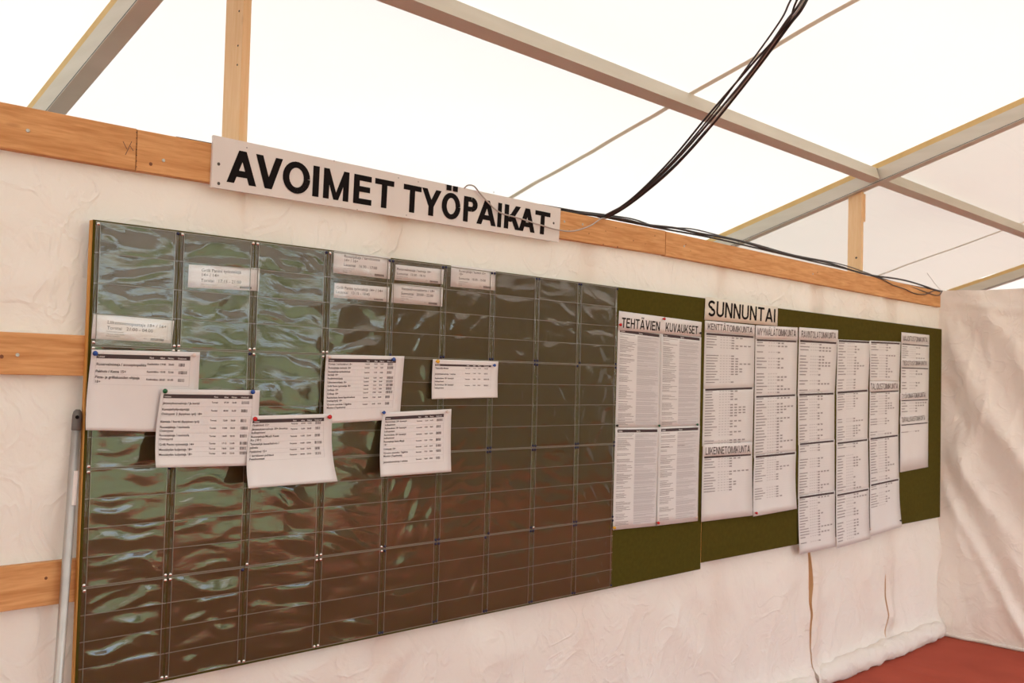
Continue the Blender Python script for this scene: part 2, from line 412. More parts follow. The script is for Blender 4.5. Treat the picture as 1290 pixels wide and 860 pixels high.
# ------------------------------------------------------------------ draped partition wall
SL1 = [(.03, .010), (.06, .045), (.085, .006), (.13, .010), (.19, .012), (.29, .020), (.40, .024), (.47, .036), (.52, .052), (.60, .040), (.70, .022), (.76, .0)]
SL2 = [(.10, .0), (.13, .012), (.30, .017), (.44, .014), (.48, .0)]
def slitw(tab, z):
    if z <= tab[0][0] or z >= tab[-1][0]: return 0.0
    for (a, wa), (b, wb) in zip(tab, tab[1:]):
        if a <= z <= b: return wa + (wb - wa) * (z - a) / (b - a)
XS1, XS2 = 3.75, 4.64
def press(z):                                    # 0 where a plank holds the cloth down, 1 in between
    d = min(abs(z - 2.13) - .05, abs(z - 1.59) - .05, abs(z - 1.025) - .05)
    return sstep(0, .14, d)
def drape_y(x, z):
    p = press(z)
    n1 = nz(x * 2.3, z * 1.9, 1.0); n2 = nz(x * 6 + z * 2.5, z * 3.5 - x, 4.0)
    fold = ridge(nz(x * 1.7 + z * .9, z * 1.1 - x * .5, 9.0), 5) + .6 * ridge(nz(x * 3.1 - z * 1.7, z * 2.2 + x * .8, 3.0), 6)
    vert = math.sin(x * 38 + 3 * nz(x * 3, z * .6, 2)) * .5 + .5
    low = 1 - sstep(.55, .80, z)
    y = .0475 - p * (.014 * max(0, n1) + .005 * n2 + .008 * fold + .002)
    y -= low * (.014 * max(0, n1 + .3) + .010 * fold + .008 * n2 + .003 * vert)
    top = sstep(1.93, 2.0, z) * (1 - sstep(2.07, 2.1, z))
    y -= top * (.006 * ridge(nz(x * 9, z * 2.0 + x * 2, 6), 3) * sstep(1.7, 2.3, x) + .002 * vert)
    for (jx, jz, ph) in ((2.43, 2.10, 0), (1.72, 2.06, 1.3), (.30, 2.06, .6), (3.6, 2.10, 2.0), (4.5, 2.10, .3)):
        dx, dz = x - jx, jz - z; rr = math.hypot(dx, dz)
        if dz > 0 and rr < .5: y -= top * .011 * max(0, math.sin(math.atan2(dx, dz) * 8 + ph)) * math.exp(-rr / .16) * sstep(.01, .05, rr)
    for xs in (XS1, XS2):
        y -= low * .010 * math.exp(-((x - xs - .05) / .045) ** 2)
    y -= .042 * (1 - sstep(.03, .15, z)) * (.8 + .4 * nz(x * 4, 2.0))
    return max(-.02, min(.0495, y))
def build_wall_back():
    xs = [(-7.95 + .35 * i, 0) for i in range(21)]
    x = -.62
    while x < 5.40:
        if abs(x - XS1) > .035 and abs(x - XS2) > .025: xs.append((x, 0))
        x += .02
    xs += [(XS1, -1), (XS1, 1), (XS2, -2), (XS2, 2)]
    xs.sort(key=lambda q: (q[0], q[1])); zs = [i * .0215 for i in range(101)]
    mb = MB(); nx = len(xs)
    for z in zs:
        for (x, s) in xs:
            w = 0
            if abs(s) == 1: w = max(.0004, slitw(SL1, z)) * .5 + .006 * 0
            if abs(s) == 2: w = max(.0004, slitw(SL2, z)) * .5
            wob = (.006 if abs(s) == 1 else .002) * nz(z * 9, 3.0) if s else 0
            xx = x + wob + (w if s > 0 else -w if s < 0 else 0)
            mb.v.append((xx, drape_y(x, z), z))
    for j in range(len(zs) - 1):
        zc = (zs[j] + zs[j + 1]) / 2
        for i in range(nx - 1):
            s0, s1 = xs[i][1], xs[i + 1][1]
            if s0 == -1 and s1 == 1 and slitw(SL1, zc) > .001: continue
            if s0 == -2 and s1 == 2 and slitw(SL2, zc) > .001: continue
            a = j * nx + i
            mb.f.append((a, a + 1, a + nx + 1, a + nx))
    return struct(mb.build('wall_back', M['drape'], smooth=True), 'white cloth draped over the partition behind the boards')
build_wall_back()

def wall_right_x(s, z):
    q = z + 1.67 * s
    g = lambda c, w: math.exp(-((q - c) / w) ** 2)
    a = sstep(0, .18, s)
    d = .020 * g(1.00, .07) - .012 * g(1.13, .07) + .014 * g(1.32, .09) - .016 * g(1.62, .13) + .020 * g(1.95, .12) - .012 * g(2.25, .12) + .012 * g(2.55, .12)
    d = d * (.35 + .65 * a) * (1 - .6 * sstep(.9, 1.6, s))
    d += .012 * ridge(nz(s * 2.6 + z * 1.1, z * 1.5, 7), 4) + .007 * ridge(nz(s * 5 - z * 3, z * 3.1 + s, 2), 5) + .008 * nz(s * 3, z * 2.2, 5)
    d += .006 * ridge((s - .21 + .02 * math.sin(z * 9)), 60) * sstep(1.45, 1.6, z) * (1 - sstep(1.9, 2.0, z))
    d += .012 * ridge((z - 2.085 + .06 * s - .03 * nz(s * 3, 1)), 30)
    d += .004 * ridge(nz(s * 9 + z * 4, z * 6 - s * 3, 12), 4)
    d *= 1.5 * (.35 + .65 * sstep(0, .1, s))
    d *= sstep(-.02, .10, z)
    d -= .035 * (1 - sstep(0, .09, z)) * 0
    return 5.392 - d
def build_wall_right():
    ss = [i * .0125 for i in range(0, 97)] + [1.2 + i * .07 for i in range(1, 11)]
    zs = [i * .0198 for i in range(111)]
    ztop = 2.178
    mb = MB(); n = len(ss)
    for j in range(111):
        for s in ss:
            z = ztop * j / 110
            z2 = z + (.006 * nz(s * 5, 8) - .012 * sstep(0, .3, s) * (1 - sstep(.3, 1.2, s))) * (j / 110) ** 6
            mb.v.append((wall_right_x(s, z), .048 - s, z2))
    for j in range(110):
        for i in range(n - 1):
            a = j * n + i; mb.f.append((a, a + 1, a + n + 1, a + n))
    o = struct(mb.build('wall_right', M['drape'], smooth=True), 'loosely hung white cloth end wall with diagonal folds')
    hem = MB()
    pts = [(wall_right_x(s, .02) - .004, .03 - s, .012 + .004 * nz(s * 9, 1)) for s in ss if .02 < s < 1.9]
    hem.tube(pts, [.011 + .004 * nz(p[1] * 11, 2) for p in pts], 8).build('hem', M['drape'], o, smooth=True)
    return o
build_wall_right()

# bottom roll of cloth
def roll(x0, x1, label, r0):
    pts = []; rs = []; n = int((x1 - x0) / .02)
    for i in range(n + 1):
        t = i / n; x = x0 + (x1 - x0) * t
        e = min(1, (x1 - x) / .06, (x - x0) / .05); e = math.sqrt(max(.02, e * (2 - e)))
        r = r0 * (1 + .16 * nz(x * 4, 3) + .12 * ridge(nz(x * 7, 8), 5)) * e
        pts.append((x, .004 + .006 * nz(x * 3, 1), r0 * .98 + .004 * nz(x * 5, 4))); rs.append(r)
    mb = MB().tube(pts, rs, 20)
    for i, (x, y, z) in enumerate(mb.v):
        k = 1 + .16 * ridge(nz(x * 3.5 + z * 9, y * 9, 5), 4) + .05 * ridge(nz(x * 9 - z * 14, y * 10, 8), 4) - .06
        cy, cz = .004, r0
        y2 = cy + (y - cy) * k; z2 = max(.002, cz + (z - cz) * k)
        mb.v[i] = (x, min(y2, .043), z2)
    return tag(mb.build('cloth_roll', M['drape'], smooth=True), label, 'cloth roll', 'rolled cloth along the wall base')
roll(3.775, 5.375, 'rolled white cloth along the wall foot ending at the corner', .052)
roll(1.6, 3.725, 'rolled white cloth along the wall foot left of the slit', .044)

# studs and posts behind the cloth
def lumber(name, label, a, b, key='woodz', ztop=None, cat='post', group=None):
    t = thing(name, label, cat, ((a[0] + b[0]) / 2, (a[1] + b[1]) / 2, a[2]), group)
    x0, y0, z0 = a; x1, y1, z1 = b
    zt = ztop or (lambda y: z1)
    c = .002
    mb = MB().hexa([(x0, y0, z0), (x1, y0, z0), (x1, y1, z0), (x0, y1, z0), (x0, y0, zt(y0)), (x1, y0, zt(y0)), (x1, y1, zt(y1)), (x0, y1, zt(y1))])
    mb.build('timber', M[key], t)
    return t
for xs, lb in ((XS1 - .02, 'wooden stud showing orange through the long slit in the cloth'), (XS2 - .015, 'wooden stud behind the short slit near the corner')):
    lumber('wood_stud', lb, (xs, .056, 0), (xs + .14, .081, 2.12), cat='stud', group='studs behind the cloth')
for xs, lb in ((.95, 'behind the fifth pocket column'), (1.9, 'behind the ninth pocket column'), (2.85, 'behind the KENTTÄTOIMIKUNTA sheets')):
    lumber('wood_stud', 'wooden stud hidden by the cloth %s' % lb, (xs, .075, 0), (xs + .1, .1, 2.13), cat='stud', group='studs behind the cloth')
xl = W(301, 174, .052).x
p = lumber('wood_post', 'pale wooden post standing up behind the left end of the sign', (xl, .052, 0), (xl + .026, .152, 2.70))
for q in ((306, 15), (303, 58), (301.5, 82)):
    a = W(q[0] - 4, q[1], .08); MB().lathe([(.003, 0), (.003, .001), (0, .0012)], (-1, 0, 0), (xl, .075, a.z), 8).build('nail', M['darkhole'], p)
xr = W(1087, 343, .052).x
p = lumber('wood_post', 'short wooden post between the top plank and the right rafter', (xr - .025, .052, 0), (xr, .132, 2.6), ztop=lambda y: zr(y) - .002)
MB().box((xr, .050, zr(.05) - .17), (xr + .02, .075, zr(.075) - .004)).build('splice_block', M['woodz'], p)
MB().lathe([(.006, 0), (.006, .001), (0, .0012)], (-1, 0, 0), (xr - .025, .08, 2.28), 10).build('knot', M['darkhole'], p)

# planks
def plank(label, tl, tr, br, bl, y0=.018, y1=.043, screws=(), marks=()):
    A, B, C, D = tl, tr, br, bl
    t = thing('wall_plank', label, 'plank', ((A[0] + B[0]) / 2, y0, D[1]), 'planks of the partition frame')
    c = .0015
    MB().hexa([(D[0], y0 + c, D[1]), (C[0], y0 + c, C[1]), (C[0], y1, C[1]), (D[0], y1, D[1]), (A[0], y0 + c, A[1]), (B[0], y0 + c, B[1]), (B[0], y1, B[1]), (A[0], y1, A[1])]
              ).hexa([(D[0] + c, y0, D[1] + c), (C[0] - c, y0, C[1] + c), (C[0], y0 + c, C[1]), (D[0], y0 + c, D[1]), (A[0] + c, y0, A[1] - c), (B[0] - c, y0, B[1] - c), (B[0], y0 + c, B[1]), (A[0], y0 + c, A[1])]
              ).build('timber', M['wood'], t)
    for (px, py) in screws:
        w = W(px, py, y0)
        s = MB().lathe([(.0048, 0), (.0048, .0006), (.003, .0009), (.0018, .0003), (0, .0003)], (0, -1, 0), (w.x, y0, w.z), 10).build('screw', M['screw'], t, smooth=True)
    for (px, py, r) in marks:
        w = W(px, py, y0)
        MB().lathe([(r, 0), (r * .9, .0003), (0, .0004)], (0, -1, 0), (w.x, y0, w.z), 9).build('knot', M['knot'], t)
    return t
xz = lambda px, py, y=.018: (W(px, py, y).x, W(px, py, y).z)
j1T, j1B, j2T, j2B = xz(173, 162.3), xz(173, 215), xz(838.8, 290.6), xz(838, 321)
TP = plank('orange pine plank along the wall top, left of the nailed joint', (-3.2, 2.184), (j1T[0] - .001, j1T[1]), (j1T[0] - .001, j1B[1]), (-3.2, 2.076), screws=((35, 164.5),))
plank('long orange pine top plank carrying the black lettered sign', (j1T[0] + .001, j1T[1] - .001), (j2T[0] - .002, j2T[1]), (j2T[0] - .002, j2B[1]), (j1T[0] + .001, j1B[1]),
      screws=((206, 202), (711, 279), (734, 282.5)), marks=((190, 206.5, .005), (763, 291, .002), (776, 287, .0025), (798, 303, .003), (742, 294, .0025), (760, 308, .003), (778, 311, .004), (813, 307, .002), (825, 297, .0025), (690, 275, .002), (717, 290, .002)))
rT, rB = xz(1186, 367.5), xz(1185, 387)
plank('orange pine top plank right of the joint, running to the corner under cables', (j2T[0] + .002, j2T[1] - .002), (5.352, rT[1]), (5.352, rB[1]), (j2T[0] + .002, j2B[1] - .002),
      screws=((862, 310), (1024, 345)), marks=((864, 308, .003), (870, 316, .002), (1030, 343, .004)))
plank('middle horizontal pine plank running behind the boards', (-3.2, 1.636), (5.362, 1.640), (5.362, 1.538), (-3.2, 1.534), screws=((22, 447),), marks=((2, 449, .005),))
plank('lower horizontal pine plank running behind the boards', (-3.2, 1.079), (5.362, 1.072), (5.362, .970), (-3.2, .972), marks=((58, 728, .004),))
# pencil mark on the left plank
pm = MB()
for a, b in (((155, 178), (160, 188)), ((166, 178), (158, 195)), ((164, 184), (168, 190))):
    A, B = W(*a, .0178), W(*b, .0178); n = Vector((A.z - B.z, 0, B.x - A.x)).normalized() * .0008
    pm.poly([A - n, A + n, B + n, B - n])
pm.build('pencil_mark', M['darkhole'], TP)
nm = MB()
for i in range(7):
    w = W(173.5, 167 + i * 7.2, .018); nm.lathe([(.0016, 0), (.0012, .0006), (0, .0007)], (0, -1, 0), (w.x - .003, .018, w.z), 6)
nm.build('nail_row', M['darkhole'], TP)

# ------------------------------------------------------------------ pin boards
def pinboard(label, A, B, C, D, key):
    t = thing('pinboard', label, 'pinboard', ((A[0] + B[0]) / 2, .009, D[1]), 'olive pinboards')
    MB().hexa([(D[0], 0, D[1]), (C[0], 0, C[1]), (C[0], .0165, C[1]), (D[0], .0165, D[1]), (A[0], 0, A[1]), (B[0], 0, B[1]), (B[0], .0165, B[1]), (A[0], .0165, A[1])]).build('felt_panel', M[key], t)
    MB().box((A[0] - .0035, .003, D[1]), (A[0], .0175, A[1] - .001)).build('edge_strip', M['edge'], t)
    return t
ZA0, ZA1 = .735, 1.930
pinboard('olive pinboard covered with clear pocket sheets, longer left one of two', (0, 1.930), (2.708, 1.929), (2.708, W(883, 716.5).z), (0, .732), 'olive')
b2 = [W(884, 375.6), W(1186.3, 414.5), W(1184.3, 651), W(884, 708.5)]
pinboard('olive pinboard with the Sunday schedules, right one of two', (2.716, b2[0].z), (5.33, b2[1].z), (5.33, b2[2].z), (2.716, b2[3].z), 'olive2')

# ------------------------------------------------------------------ clear pocket sheets
XB = [.004, .230, .457, .704, .945, 1.169, 1.397, 1.624, 1.860, 2.092]
ZB = [1.927, 1.613, 1.303, 1.007, .738]
ORD = ['first', 'second', 'third', 'fourth', 'fifth', 'sixth', 'seventh', 'eighth', 'ninth']
CARDS = {(0, 3), (1, 1), (3, 0), (3, 1), (4, 0), (4, 1), (5, 0)}
ROW = ['top row', 'second row', 'third row', 'bottom row']
random.seed(4)
for r in range(4):
    for k in range(9):
        x0, x1 = XB[k] + .0012, XB[k + 1] - .0012; z1, z0 = ZB[r] - .002, ZB[r + 1] + .002
        t = thing('pocket_sheet', 'wrinkled clear pocket sheet in the %s column from the left, %s' % (ORD[k], ROW[r]), 'pocket sheet', ((x0 + x1) / 2, -.001, z0), 'clear pocket sheets on the olive board')
        sd = random.uniform(0, 90); ang = random.uniform(-.14, .14) if k < 2 else random.uniform(.15, .5 if k < 4 else 1.2) * random.choice((-1, 1))
        amp = (.0054, .0052, .0042, .0038, .0036, .0036, .0036, .0038, .0038)[k]
        ca, sa = math.cos(ang), math.sin(ang)
        mx = .011; hh = (z1 - z0) / 4
        for q in range(4):
            pz1 = z1 - q * hh - .0012; pz0 = z1 - (q + 1) * hh + .0012
            px0, px1 = x0 + mx, x1 - mx
            flat = random.uniform(.5, 1.1) * (.22 if r == 0 and (k, q) in CARDS else 1)
            def fn(u, v):
                x = px0 + (px1 - px0) * u; z = pz1 + (pz0 - pz1) * v
                e = (1 - abs(2 * u - 1) ** 5) * (1 - abs(2 * v - 1) ** 4)
                a = (x * ca + z * sa); b = (z * ca - x * sa)
                wq = .035 * nz(x * 12 + sd, z * 14); a += wq; b += .6 * wq
                fz = 1.0 if k < 5 else .7
                n = .8 * nz(a * 6 * fz + sd, b * 21 * fz + q * 3) + .45 * (ridge(nz(a * 5 + sd, b * 16 + 7 * q, 3), 3.2) - .3) + .5 * nz(x * 9, z * 10, sd) + .07 * nz(a * 16, b * 60, sd)
                return (x, -.0042 - min(.9, max(-.55, n)) * amp * flat * e, z)
            MB().grid(36, 18, fn).build('pocket', M['film'], t, smooth=True)
        MB().grid(6, 10, lambda u, v: (x0 + (x1 - x0) * u, -.0005 - .0003 * abs(nz(u * 3 + sd, v * 4)), z1 + (z0 - z1) * v)).build('back_sheet', M['backfilm'], t, smooth=True)
        wd = MB()
        for q in range(5):
            zz = z1 - q * hh; th = .0009 if 0 < q < 4 else .0012
            wd.box((x0, -.0036, zz - th), (x1, -.0024, zz + th))
        for xx in (x0 + mx, x1 - mx):
            wd.box((xx - .0008, -.0034, z0), (xx + .0008, -.0022, z1))
        wd.build('weld_frame', M['weld'], t)
        for (xa, xb) in ((x0, x0 + mx - .001), (x1 - mx + .001, x1)):
            ed = MB().grid(6, 40, lambda u, v: (xa + (xb - xa) * u, -.0016 - .0042 * math.sin(math.pi * u) * (.75 + .5 * nz(xa * 30, v * 7, sd)), z1 + (z0 - z1) * v))
            ed.build('border', M['film'], t, smooth=True)

# tacks holding the sheets
tack = {}
for key, m in (('steel', M['steel']), ('blue', M['bluetack'])):
    tack[key] = MB().lathe([(.0012, 0), (.0012, .004), (.0052, .0048), (.0050, .0062), (.0036, .0078), (.0015, .0086), (0, .0088)], (0, -1, 0), (0, 0, 0), 12).mesh(key + '_tack', m, True)
NUM = ['one', 'two', 'three', 'four', 'five', 'six', 'seven', 'eight', 'nine']
LV = ['top of board', 'foot of top row', 'foot of second row', 'foot of third row', 'bottom of board']
for j in range(5):
    for k in range(10):
        sides = (1,) if k == 0 else (-1,) if k == 9 else (-1, 1)
        ups = (-1,) if j == 0 else (1,) if j == 4 else (1, -1)
        for s in sides:
            for up in ups:
                if 0 < k < 9 and 0 < j < 4 and s * up < 0 and (k * 3 + j) % 4 == 1: continue
                steel = (k <= 3 and not (s < 0 and (k + j) % 2 and up < 0)) or (k == 4 and j in (1, 3) and s < 0) or (k == 7 and j == 3 and s > 0 and up > 0)
                o = obj('thumbtack', tack['steel' if steel else 'blue'])
                dz = up * random.uniform(.006, .0075)
                o.location = (XB[k] + s * (.0058 + random.uniform(0, .0015)), -.0002, ZB[j] + dz)
                o.scale = (.92,) * 3
                hand = ('' if len(ups) < 2 else 'upper ' if up > 0 else 'lower ') + ('left' if s < 0 else 'right')
                where = 'at left board edge' if k == 0 else 'at right edge of the pocket sheets' if k == 9 else 'of joint between columns %s and %s' % (NUM[k - 1], NUM[k])
                if k in (0, 9): hand = '' if len(ups) < 2 else 'upper one ' if up > 0 else 'lower one '
                tag(o, ('%s tack, %s %s, %s' % ('shiny steel' if steel else 'dark blue', hand, where, LV[j])).replace('  ', ' '), 'thumbtack', 'tacks holding the pocket sheets')

# ------------------------------------------------------------------ lettering
def arc(cx, cy, rx, ry, a0, a1, n=10):
    return [(cx + rx * math.cos(math.radians(a0 + (a1 - a0) * i / n)), cy + ry * math.sin(math.radians(a0 + (a1 - a0) * i / n))) for i in range(n + 1)]
def strip(path, tx, ty):                          # widen a path into quads (tx: stem width, ty: bar height)
    out = []; n = len(path); L = []; R = []
    for i in range(n):
        a = path[max(i - 1, 0)]; b = path[min(i + 1, n - 1)]
        dx, dy = b[0] - a[0], b[1] - a[1]; l = math.hypot(dx, dy) or 1
        nx, ny = -dy / l, dx / l
        L.append((path[i][0] + nx * tx / 2, path[i][1] + ny * ty / 2)); R.append((path[i][0] - nx * tx / 2, path[i][1] - ny * ty / 2))
    return [[L[i], R[i], R[i + 1], L[i + 1]] for i in range(n - 1)]
def rect(x0, y0, x1, y1): return [(x0, y0), (x1, y0), (x1, y1), (x0, y1)]
def diag(xb, xt, yb, yt, s): return [(xb, yb), (xb + s, yb), (xt + s, yt), (xt, yt)]
def glyph(c, w, H, t):
    b = t * .84; d = t * 1.06
    if c in 'ÄÖ':
        base = glyph({'Ä': 'A', 'Ö': 'O'}[c], w, H, t); r = t * .5
        return base + [rect(w * .5 - .15 * H - r, H * 1.08, w * .5 - .15 * H + r, H * 1.08 + t * .9), rect(w * .5 + .15 * H - r, H * 1.08, w * .5 + .15 * H + r, H * 1.08 + t * .9)]
    if c == 'A': return [diag(0, (w - d) / 2, 0, H, d), diag(w - d, (w - d) / 2, 0, H, d), rect(w * .2, H * .20, w * .8, H * .20 + b)]
    if c == 'V': return [diag((w - d) / 2, 0, 0, H, d), diag((w - d) / 2, w - d, 0, H, d)]
    if c == 'I': return [rect(0, 0, w, H)]
    if c == 'O': return strip(arc(w / 2, H / 2, w / 2 - t / 2, H / 2 - b / 2 + .012 * H, 0, 360, 26), t, b)
    if c == 'M': return [rect(0, 0, t * .95, H), rect(w - t * .95, 0, w, H), diag((w - t * .8) / 2, t * .1, 0, H, t * .8), diag((w - t * .8) / 2, w - t * .9, 0, H, t * .8)]
    if c == 'N': return [rect(0, 0, t, H), rect(w - t, 0, w, H), diag(w - t * 1.05, 0, 0, H, t * 1.05)]
    if c == 'E': return [rect(0, 0, t, H), rect(0, 0, w, b), rect(0, H - b, w * .96, H), rect(0, H * .5 - b * .4, w * .9, H * .5 + b * .6)]
    if c == 'L': return [rect(0, 0, t, H), rect(0, 0, w, b)]
    if c == 'T': return [rect((w - t) / 2, 0, (w + t) / 2, H), rect(0, H - b, w, H)]
    if c == 'H': return [rect(0, 0, t, H), rect(w - t, 0, w, H), rect(0, H * .5 - b / 2, w, H * .5 + b / 2)]
    if c == 'Y': return [rect((w - t) / 2, 0, (w + t) / 2, H * .44), diag((w - d) / 2, 0, H * .36, H, d), diag((w - d) / 2, w - d, H * .36, H, d)]
    if c == 'K': return [rect(0, 0, t, H), diag(t * .5, w - d * 1.15, H * .30, H, d * 1.1), diag(w - d * 1.1, w * .30, 0, H * .62, d * 1.1)]
    if c in 'PRDB':
        y0 = {'P': .42, 'R': .45, 'D': 0, 'B': .47}[c] * H
        ry = (H - y0) / 2; cx = max(t, w - ry * 1.0 if c != 'D' else w * .45); cx = min(cx, w * .55)
        out = [rect(0, 0, t, H), rect(t * .5, H - b, cx, H), rect(t * .5, y0, cx, y0 + b)] + strip(arc(cx, y0 + ry, w - cx - t / 2, ry - b / 2, -90, 90), t, b)
        if c == 'R': out.append(diag(w - d * 1.05, w * .38, 0, H * .48, d))
        if c == 'B': out += [rect(t * .5, 0, cx, b)] + strip(arc(cx, H * .25, w - cx - t / 2, H * .25 - b / 2, -90, 90), t, b)
        return out
    if c == 'U': return [rect(0, H * .32, t, H), rect(w - t, H * .32, w, H)] + strip(arc(w / 2, H * .33, w / 2 - t / 2, H * .33 - b / 2, 180, 360, 14), t, b)
    if c == 'J': return [rect(w - t, H * .3, w, H)] + strip(arc(w / 2, H * .31, w / 2 - t / 2, H * .31 - b / 2, 170, 360, 12), t, b)
    if c == 'S':
        p = arc(w / 2, H * .735, w / 2 - t * .55, H * .265 - b / 2, 25, 265, 14) + arc(w / 2, H * .265, w / 2 - t * .5, H * .265 - b / 2, 85, -158, 14)
        return strip(p, t * .96, b * 1.05)
    return []
REL = dict(I=.0, M=1.0, A=.95, V=.92, O=.95, K=.9, N=.82, U=.82, E=.74, T=.8, Y=.9, P=.76, R=.86, L=.7, J=.66, S=.8, H=.82, D=.86, B=.84)
def layout(text, H, t, gap=.12):
    x = 0; out = []
    for c in text:
        if c == ' ': x += H * .34; continue
        b = {'Ä': 'A', 'Ö': 'O'}.get(c, c); w = t if b == 'I' else REL[b] * H
        out.append((c, x, w)); x += w + gap * H
    return out, x - gap * H

class Sheet:
    """a paper sheet given by its photo corners; bottom corners may lift off the board"""
    def __init__(s, tl, tr, br, bl, gap=.001, lift=(0, 0), pw=2.0, bulge=0.0):
        s.A, s.B = W(*tl, -gap), W(*tr, -gap)
        s.C, s.D = W(*br, -gap - lift[1]), W(*bl, -gap - lift[0])
        s.gap, s.lift, s.pw, s.bulge = gap, lift, pw, bulge
        s.w = (s.B - s.A).length; s.h = (s.D - s.A).length
    def P(s, u, v, off=0.0):
        a = s.A.lerp(s.B, u); b = s.D.lerp(s.C, u); q = a.lerp(b, v)
        l = s.lift[0] + (s.lift[1] - s.lift[0]) * u
        y = -s.gap - l * max(0, v) ** s.pw - s.bulge * math.sin(math.pi * min(1, max(0, v))) - off
        return Vector((q.x, y, q.z))
    def paper(s, parent, m, nu=6, nv=14, th=.0003):
        mb = MB().grid(nu, nv, lambda u, v: s.P(u, v)); n = len(mb.v)
        mb.grid(nu, nv, lambda u, v: s.P(u, v, -th))
        k = (nu + 1) * (nv + 1)
        for i in range(nu):
            mb.f.append((i, i + 1, k + i + 1, k + i)); q = nv * (nu + 1) + i; mb.f.append((q, k + q, k + q + 1, q + 1))
        for j in range(nv):
            q = j * (nu + 1); mb.f.append((q, k + q, k + q + nu + 1, q + nu + 1)); q += nu; mb.f.append((q, q + nu + 1, k + q + nu + 1, k + q))
        return mb.build('paper', m, parent, smooth=True)
    def quad(s, mb, u0, v0, u1, v1, off=.0005):
        mb.poly([s.P(u0, v0, off), s.P(u0, v1, off), s.P(u1, v1, off), s.P(u1, v0, off)])
    def caps(s, mb, text, u0, u1, vt, vb, wt=.15, gap=.12, off=.0006):
        H = 1.0; g, tot = layout(text, H, wt, gap); per = mb is None; res = []
        for c, x, w in g:
            if per: mb = MB(); res.append(mb)
            for i, pl in enumerate(glyph(c, w, H, wt)):
                mb.poly([s.P(u0 + (u1 - u0) * (x + q[0]) / tot, vb + (vt - vb) * q[1], off + i * 5e-5) for q in pl])
        return res
    def text(s, mb, text, u0, v, hgt, xs=1.0, off=.0006, umax=None, bold=0.022):
        vs, fs, wid = font_mesh(text, bold)
        k = hgt * xs / s.w
        if umax and u0 + wid * k > umax: k = (umax - u0) / wid
        n = len(mb.v)
        mb.v += [tuple(s.P(u0 + x * k, v - y * hgt / s.h, off)) for x, y in vs]
        mb.f += [tuple(n + i for i in f) for f in fs]
_fc = {}
def font_mesh(text, bold=0.0):
    if (text, bold) not in _fc:
        c = bpy.data.curves.new('text', 'FONT'); c.body = text; c.resolution_u = 2; c.size = 1.42; c.offset = bold
        o = bpy.data.objects.new('text', c); m = o.to_mesh()
        vs = [(v.co.x, v.co.y) for v in m.vertices]; fs = [tuple(p.vertices) for p in m.polygons]
        _fc[(text, bold)] = (vs, fs, max((v[0] for v in vs), default=1))
        o.to_mesh_clear(); bpy.data.objects.remove(o); bpy.data.curves.remove(c)
    return _fc[(text, bold)]
def sheet_thing(name, label, cat, group, S):
    q = S.P(.5, 1)
    return thing(name, label, cat, (q.x, q.y, q.z), group)

# ------------------------------------------------------------------ big sign
YS = .009
sA, sB, sC, sD = W(269, 170, YS), W(706.5, 262.5, YS), W(704, 305, YS), W(266, 235.5, YS)
sg = thing('sign_board', 'white painted sign board with bold black lettering on the top plank', 'sign', ((sA.x + sB.x) / 2, YS, sD.z))
dy = Vector((0, .0088, 0))
MB().hexa([sD, sC, sC + dy, sD + dy, sA, sB, sB + dy, sA + dy]).build('panel', M['signw'], sg)
def SP(u, v, off=.0006):
    q = sA.lerp(sB, u).lerp(sD.lerp(sC, u), v); return Vector((q.x, YS - off, q.z))
def su(px):                                      # photo column of a letter edge -> sign coordinate
    py = 208 + (px - 287) * .1826
    return (W(px, py, YS).x - sA.x) / (sB.x - sA.x)
EXT = [('A', 286.5, 324), ('V', 322, 356), ('O', 356.5, 391), ('I', 394.5, 402.5), ('M', 408, 440), ('E', 446, 469), ('T', 472.5, 496.5),
       ('T', 508.5, 531), ('Y', 531.5, 556), ('Ö', 557, 580.5), ('P', 584.5, 602), ('A', 601.5, 626), ('I', 627.5, 632.5), ('K', 636, 656.5), ('A', 654.5, 675), ('T', 674.5, 693.5)]
LW = sB.x - sA.x; LH = (sA - sD).length
for c, a, b in EXT:
    u0, u1 = su(a), su(b); w = (u1 - u0) * LW; Hc = LH * .655; t = .0222
    if c == 'I': t = w
    mb = MB()
    for i, pl in enumerate(glyph(c, w, Hc, t)): mb.poly([SP(u0 + q[0] / LW, .852 - q[1] / LH, .0006 + i * 5e-5) for q in pl])
    mb.build('letter', M['ink'], sg)
for px, py in ((275.5, 206.5), (275.5, 231), (697.5, 281)):
    w = W(px, py, YS); MB().lathe([(.0048, 0), (.004, .001), (0, .0014)], (0, -1, 0), (w.x, YS, w.z), 10).build('screw', M['darkhole'], sg)
for px, py in ((311, 186), (421, 202.5), (502, 224), (527, 229), (512, 271), (622, 242), (450, 264)):
    w = W(px, py, YS); MB().lathe([(.0022, 0), (.002, .0004), (0, .0005)], (0, -1, 0), (w.x, YS, w.z), 8).build('nail', M['grey'], sg)

# ------------------------------------------------------------------ paper banners and heading strips
def banner(name, label, tl, tr, br, bl, words, mk='card', gap=.0045, wt=.185, cat='heading', group='heading strips on the olive board', ink='ink', lift=(0, 0)):
    S = Sheet(tl, tr, br, bl, gap, lift)
    t = sheet_thing(name, label, cat, group, S); S.paper(t, M[mk], 4, 3)
    mb = MB()
    for (txt, u0, u1, v0, v1) in words:
        if name == 'heading_banner':
            for one in S.caps(None, txt, u0, u1, v0, v1, wt): one.build('letter', M[ink], t)
        else: S.caps(mb, txt, u0, u1, v0, v1, wt)
    if mb.v: mb.build('lettering', M[ink], t)
    return S
banner('heading_banner', 'white paper strip headed TEHTÄVIEN KUVAUKSET above the two text columns', (780, 391.5), (884, 405.5), (883, 424), (778.5, 415.5),
       [('TEHTÄVIEN', .035, .475, .32, .86), ('KUVAUKSET', .545, .955, .32, .86)], gap=.004)
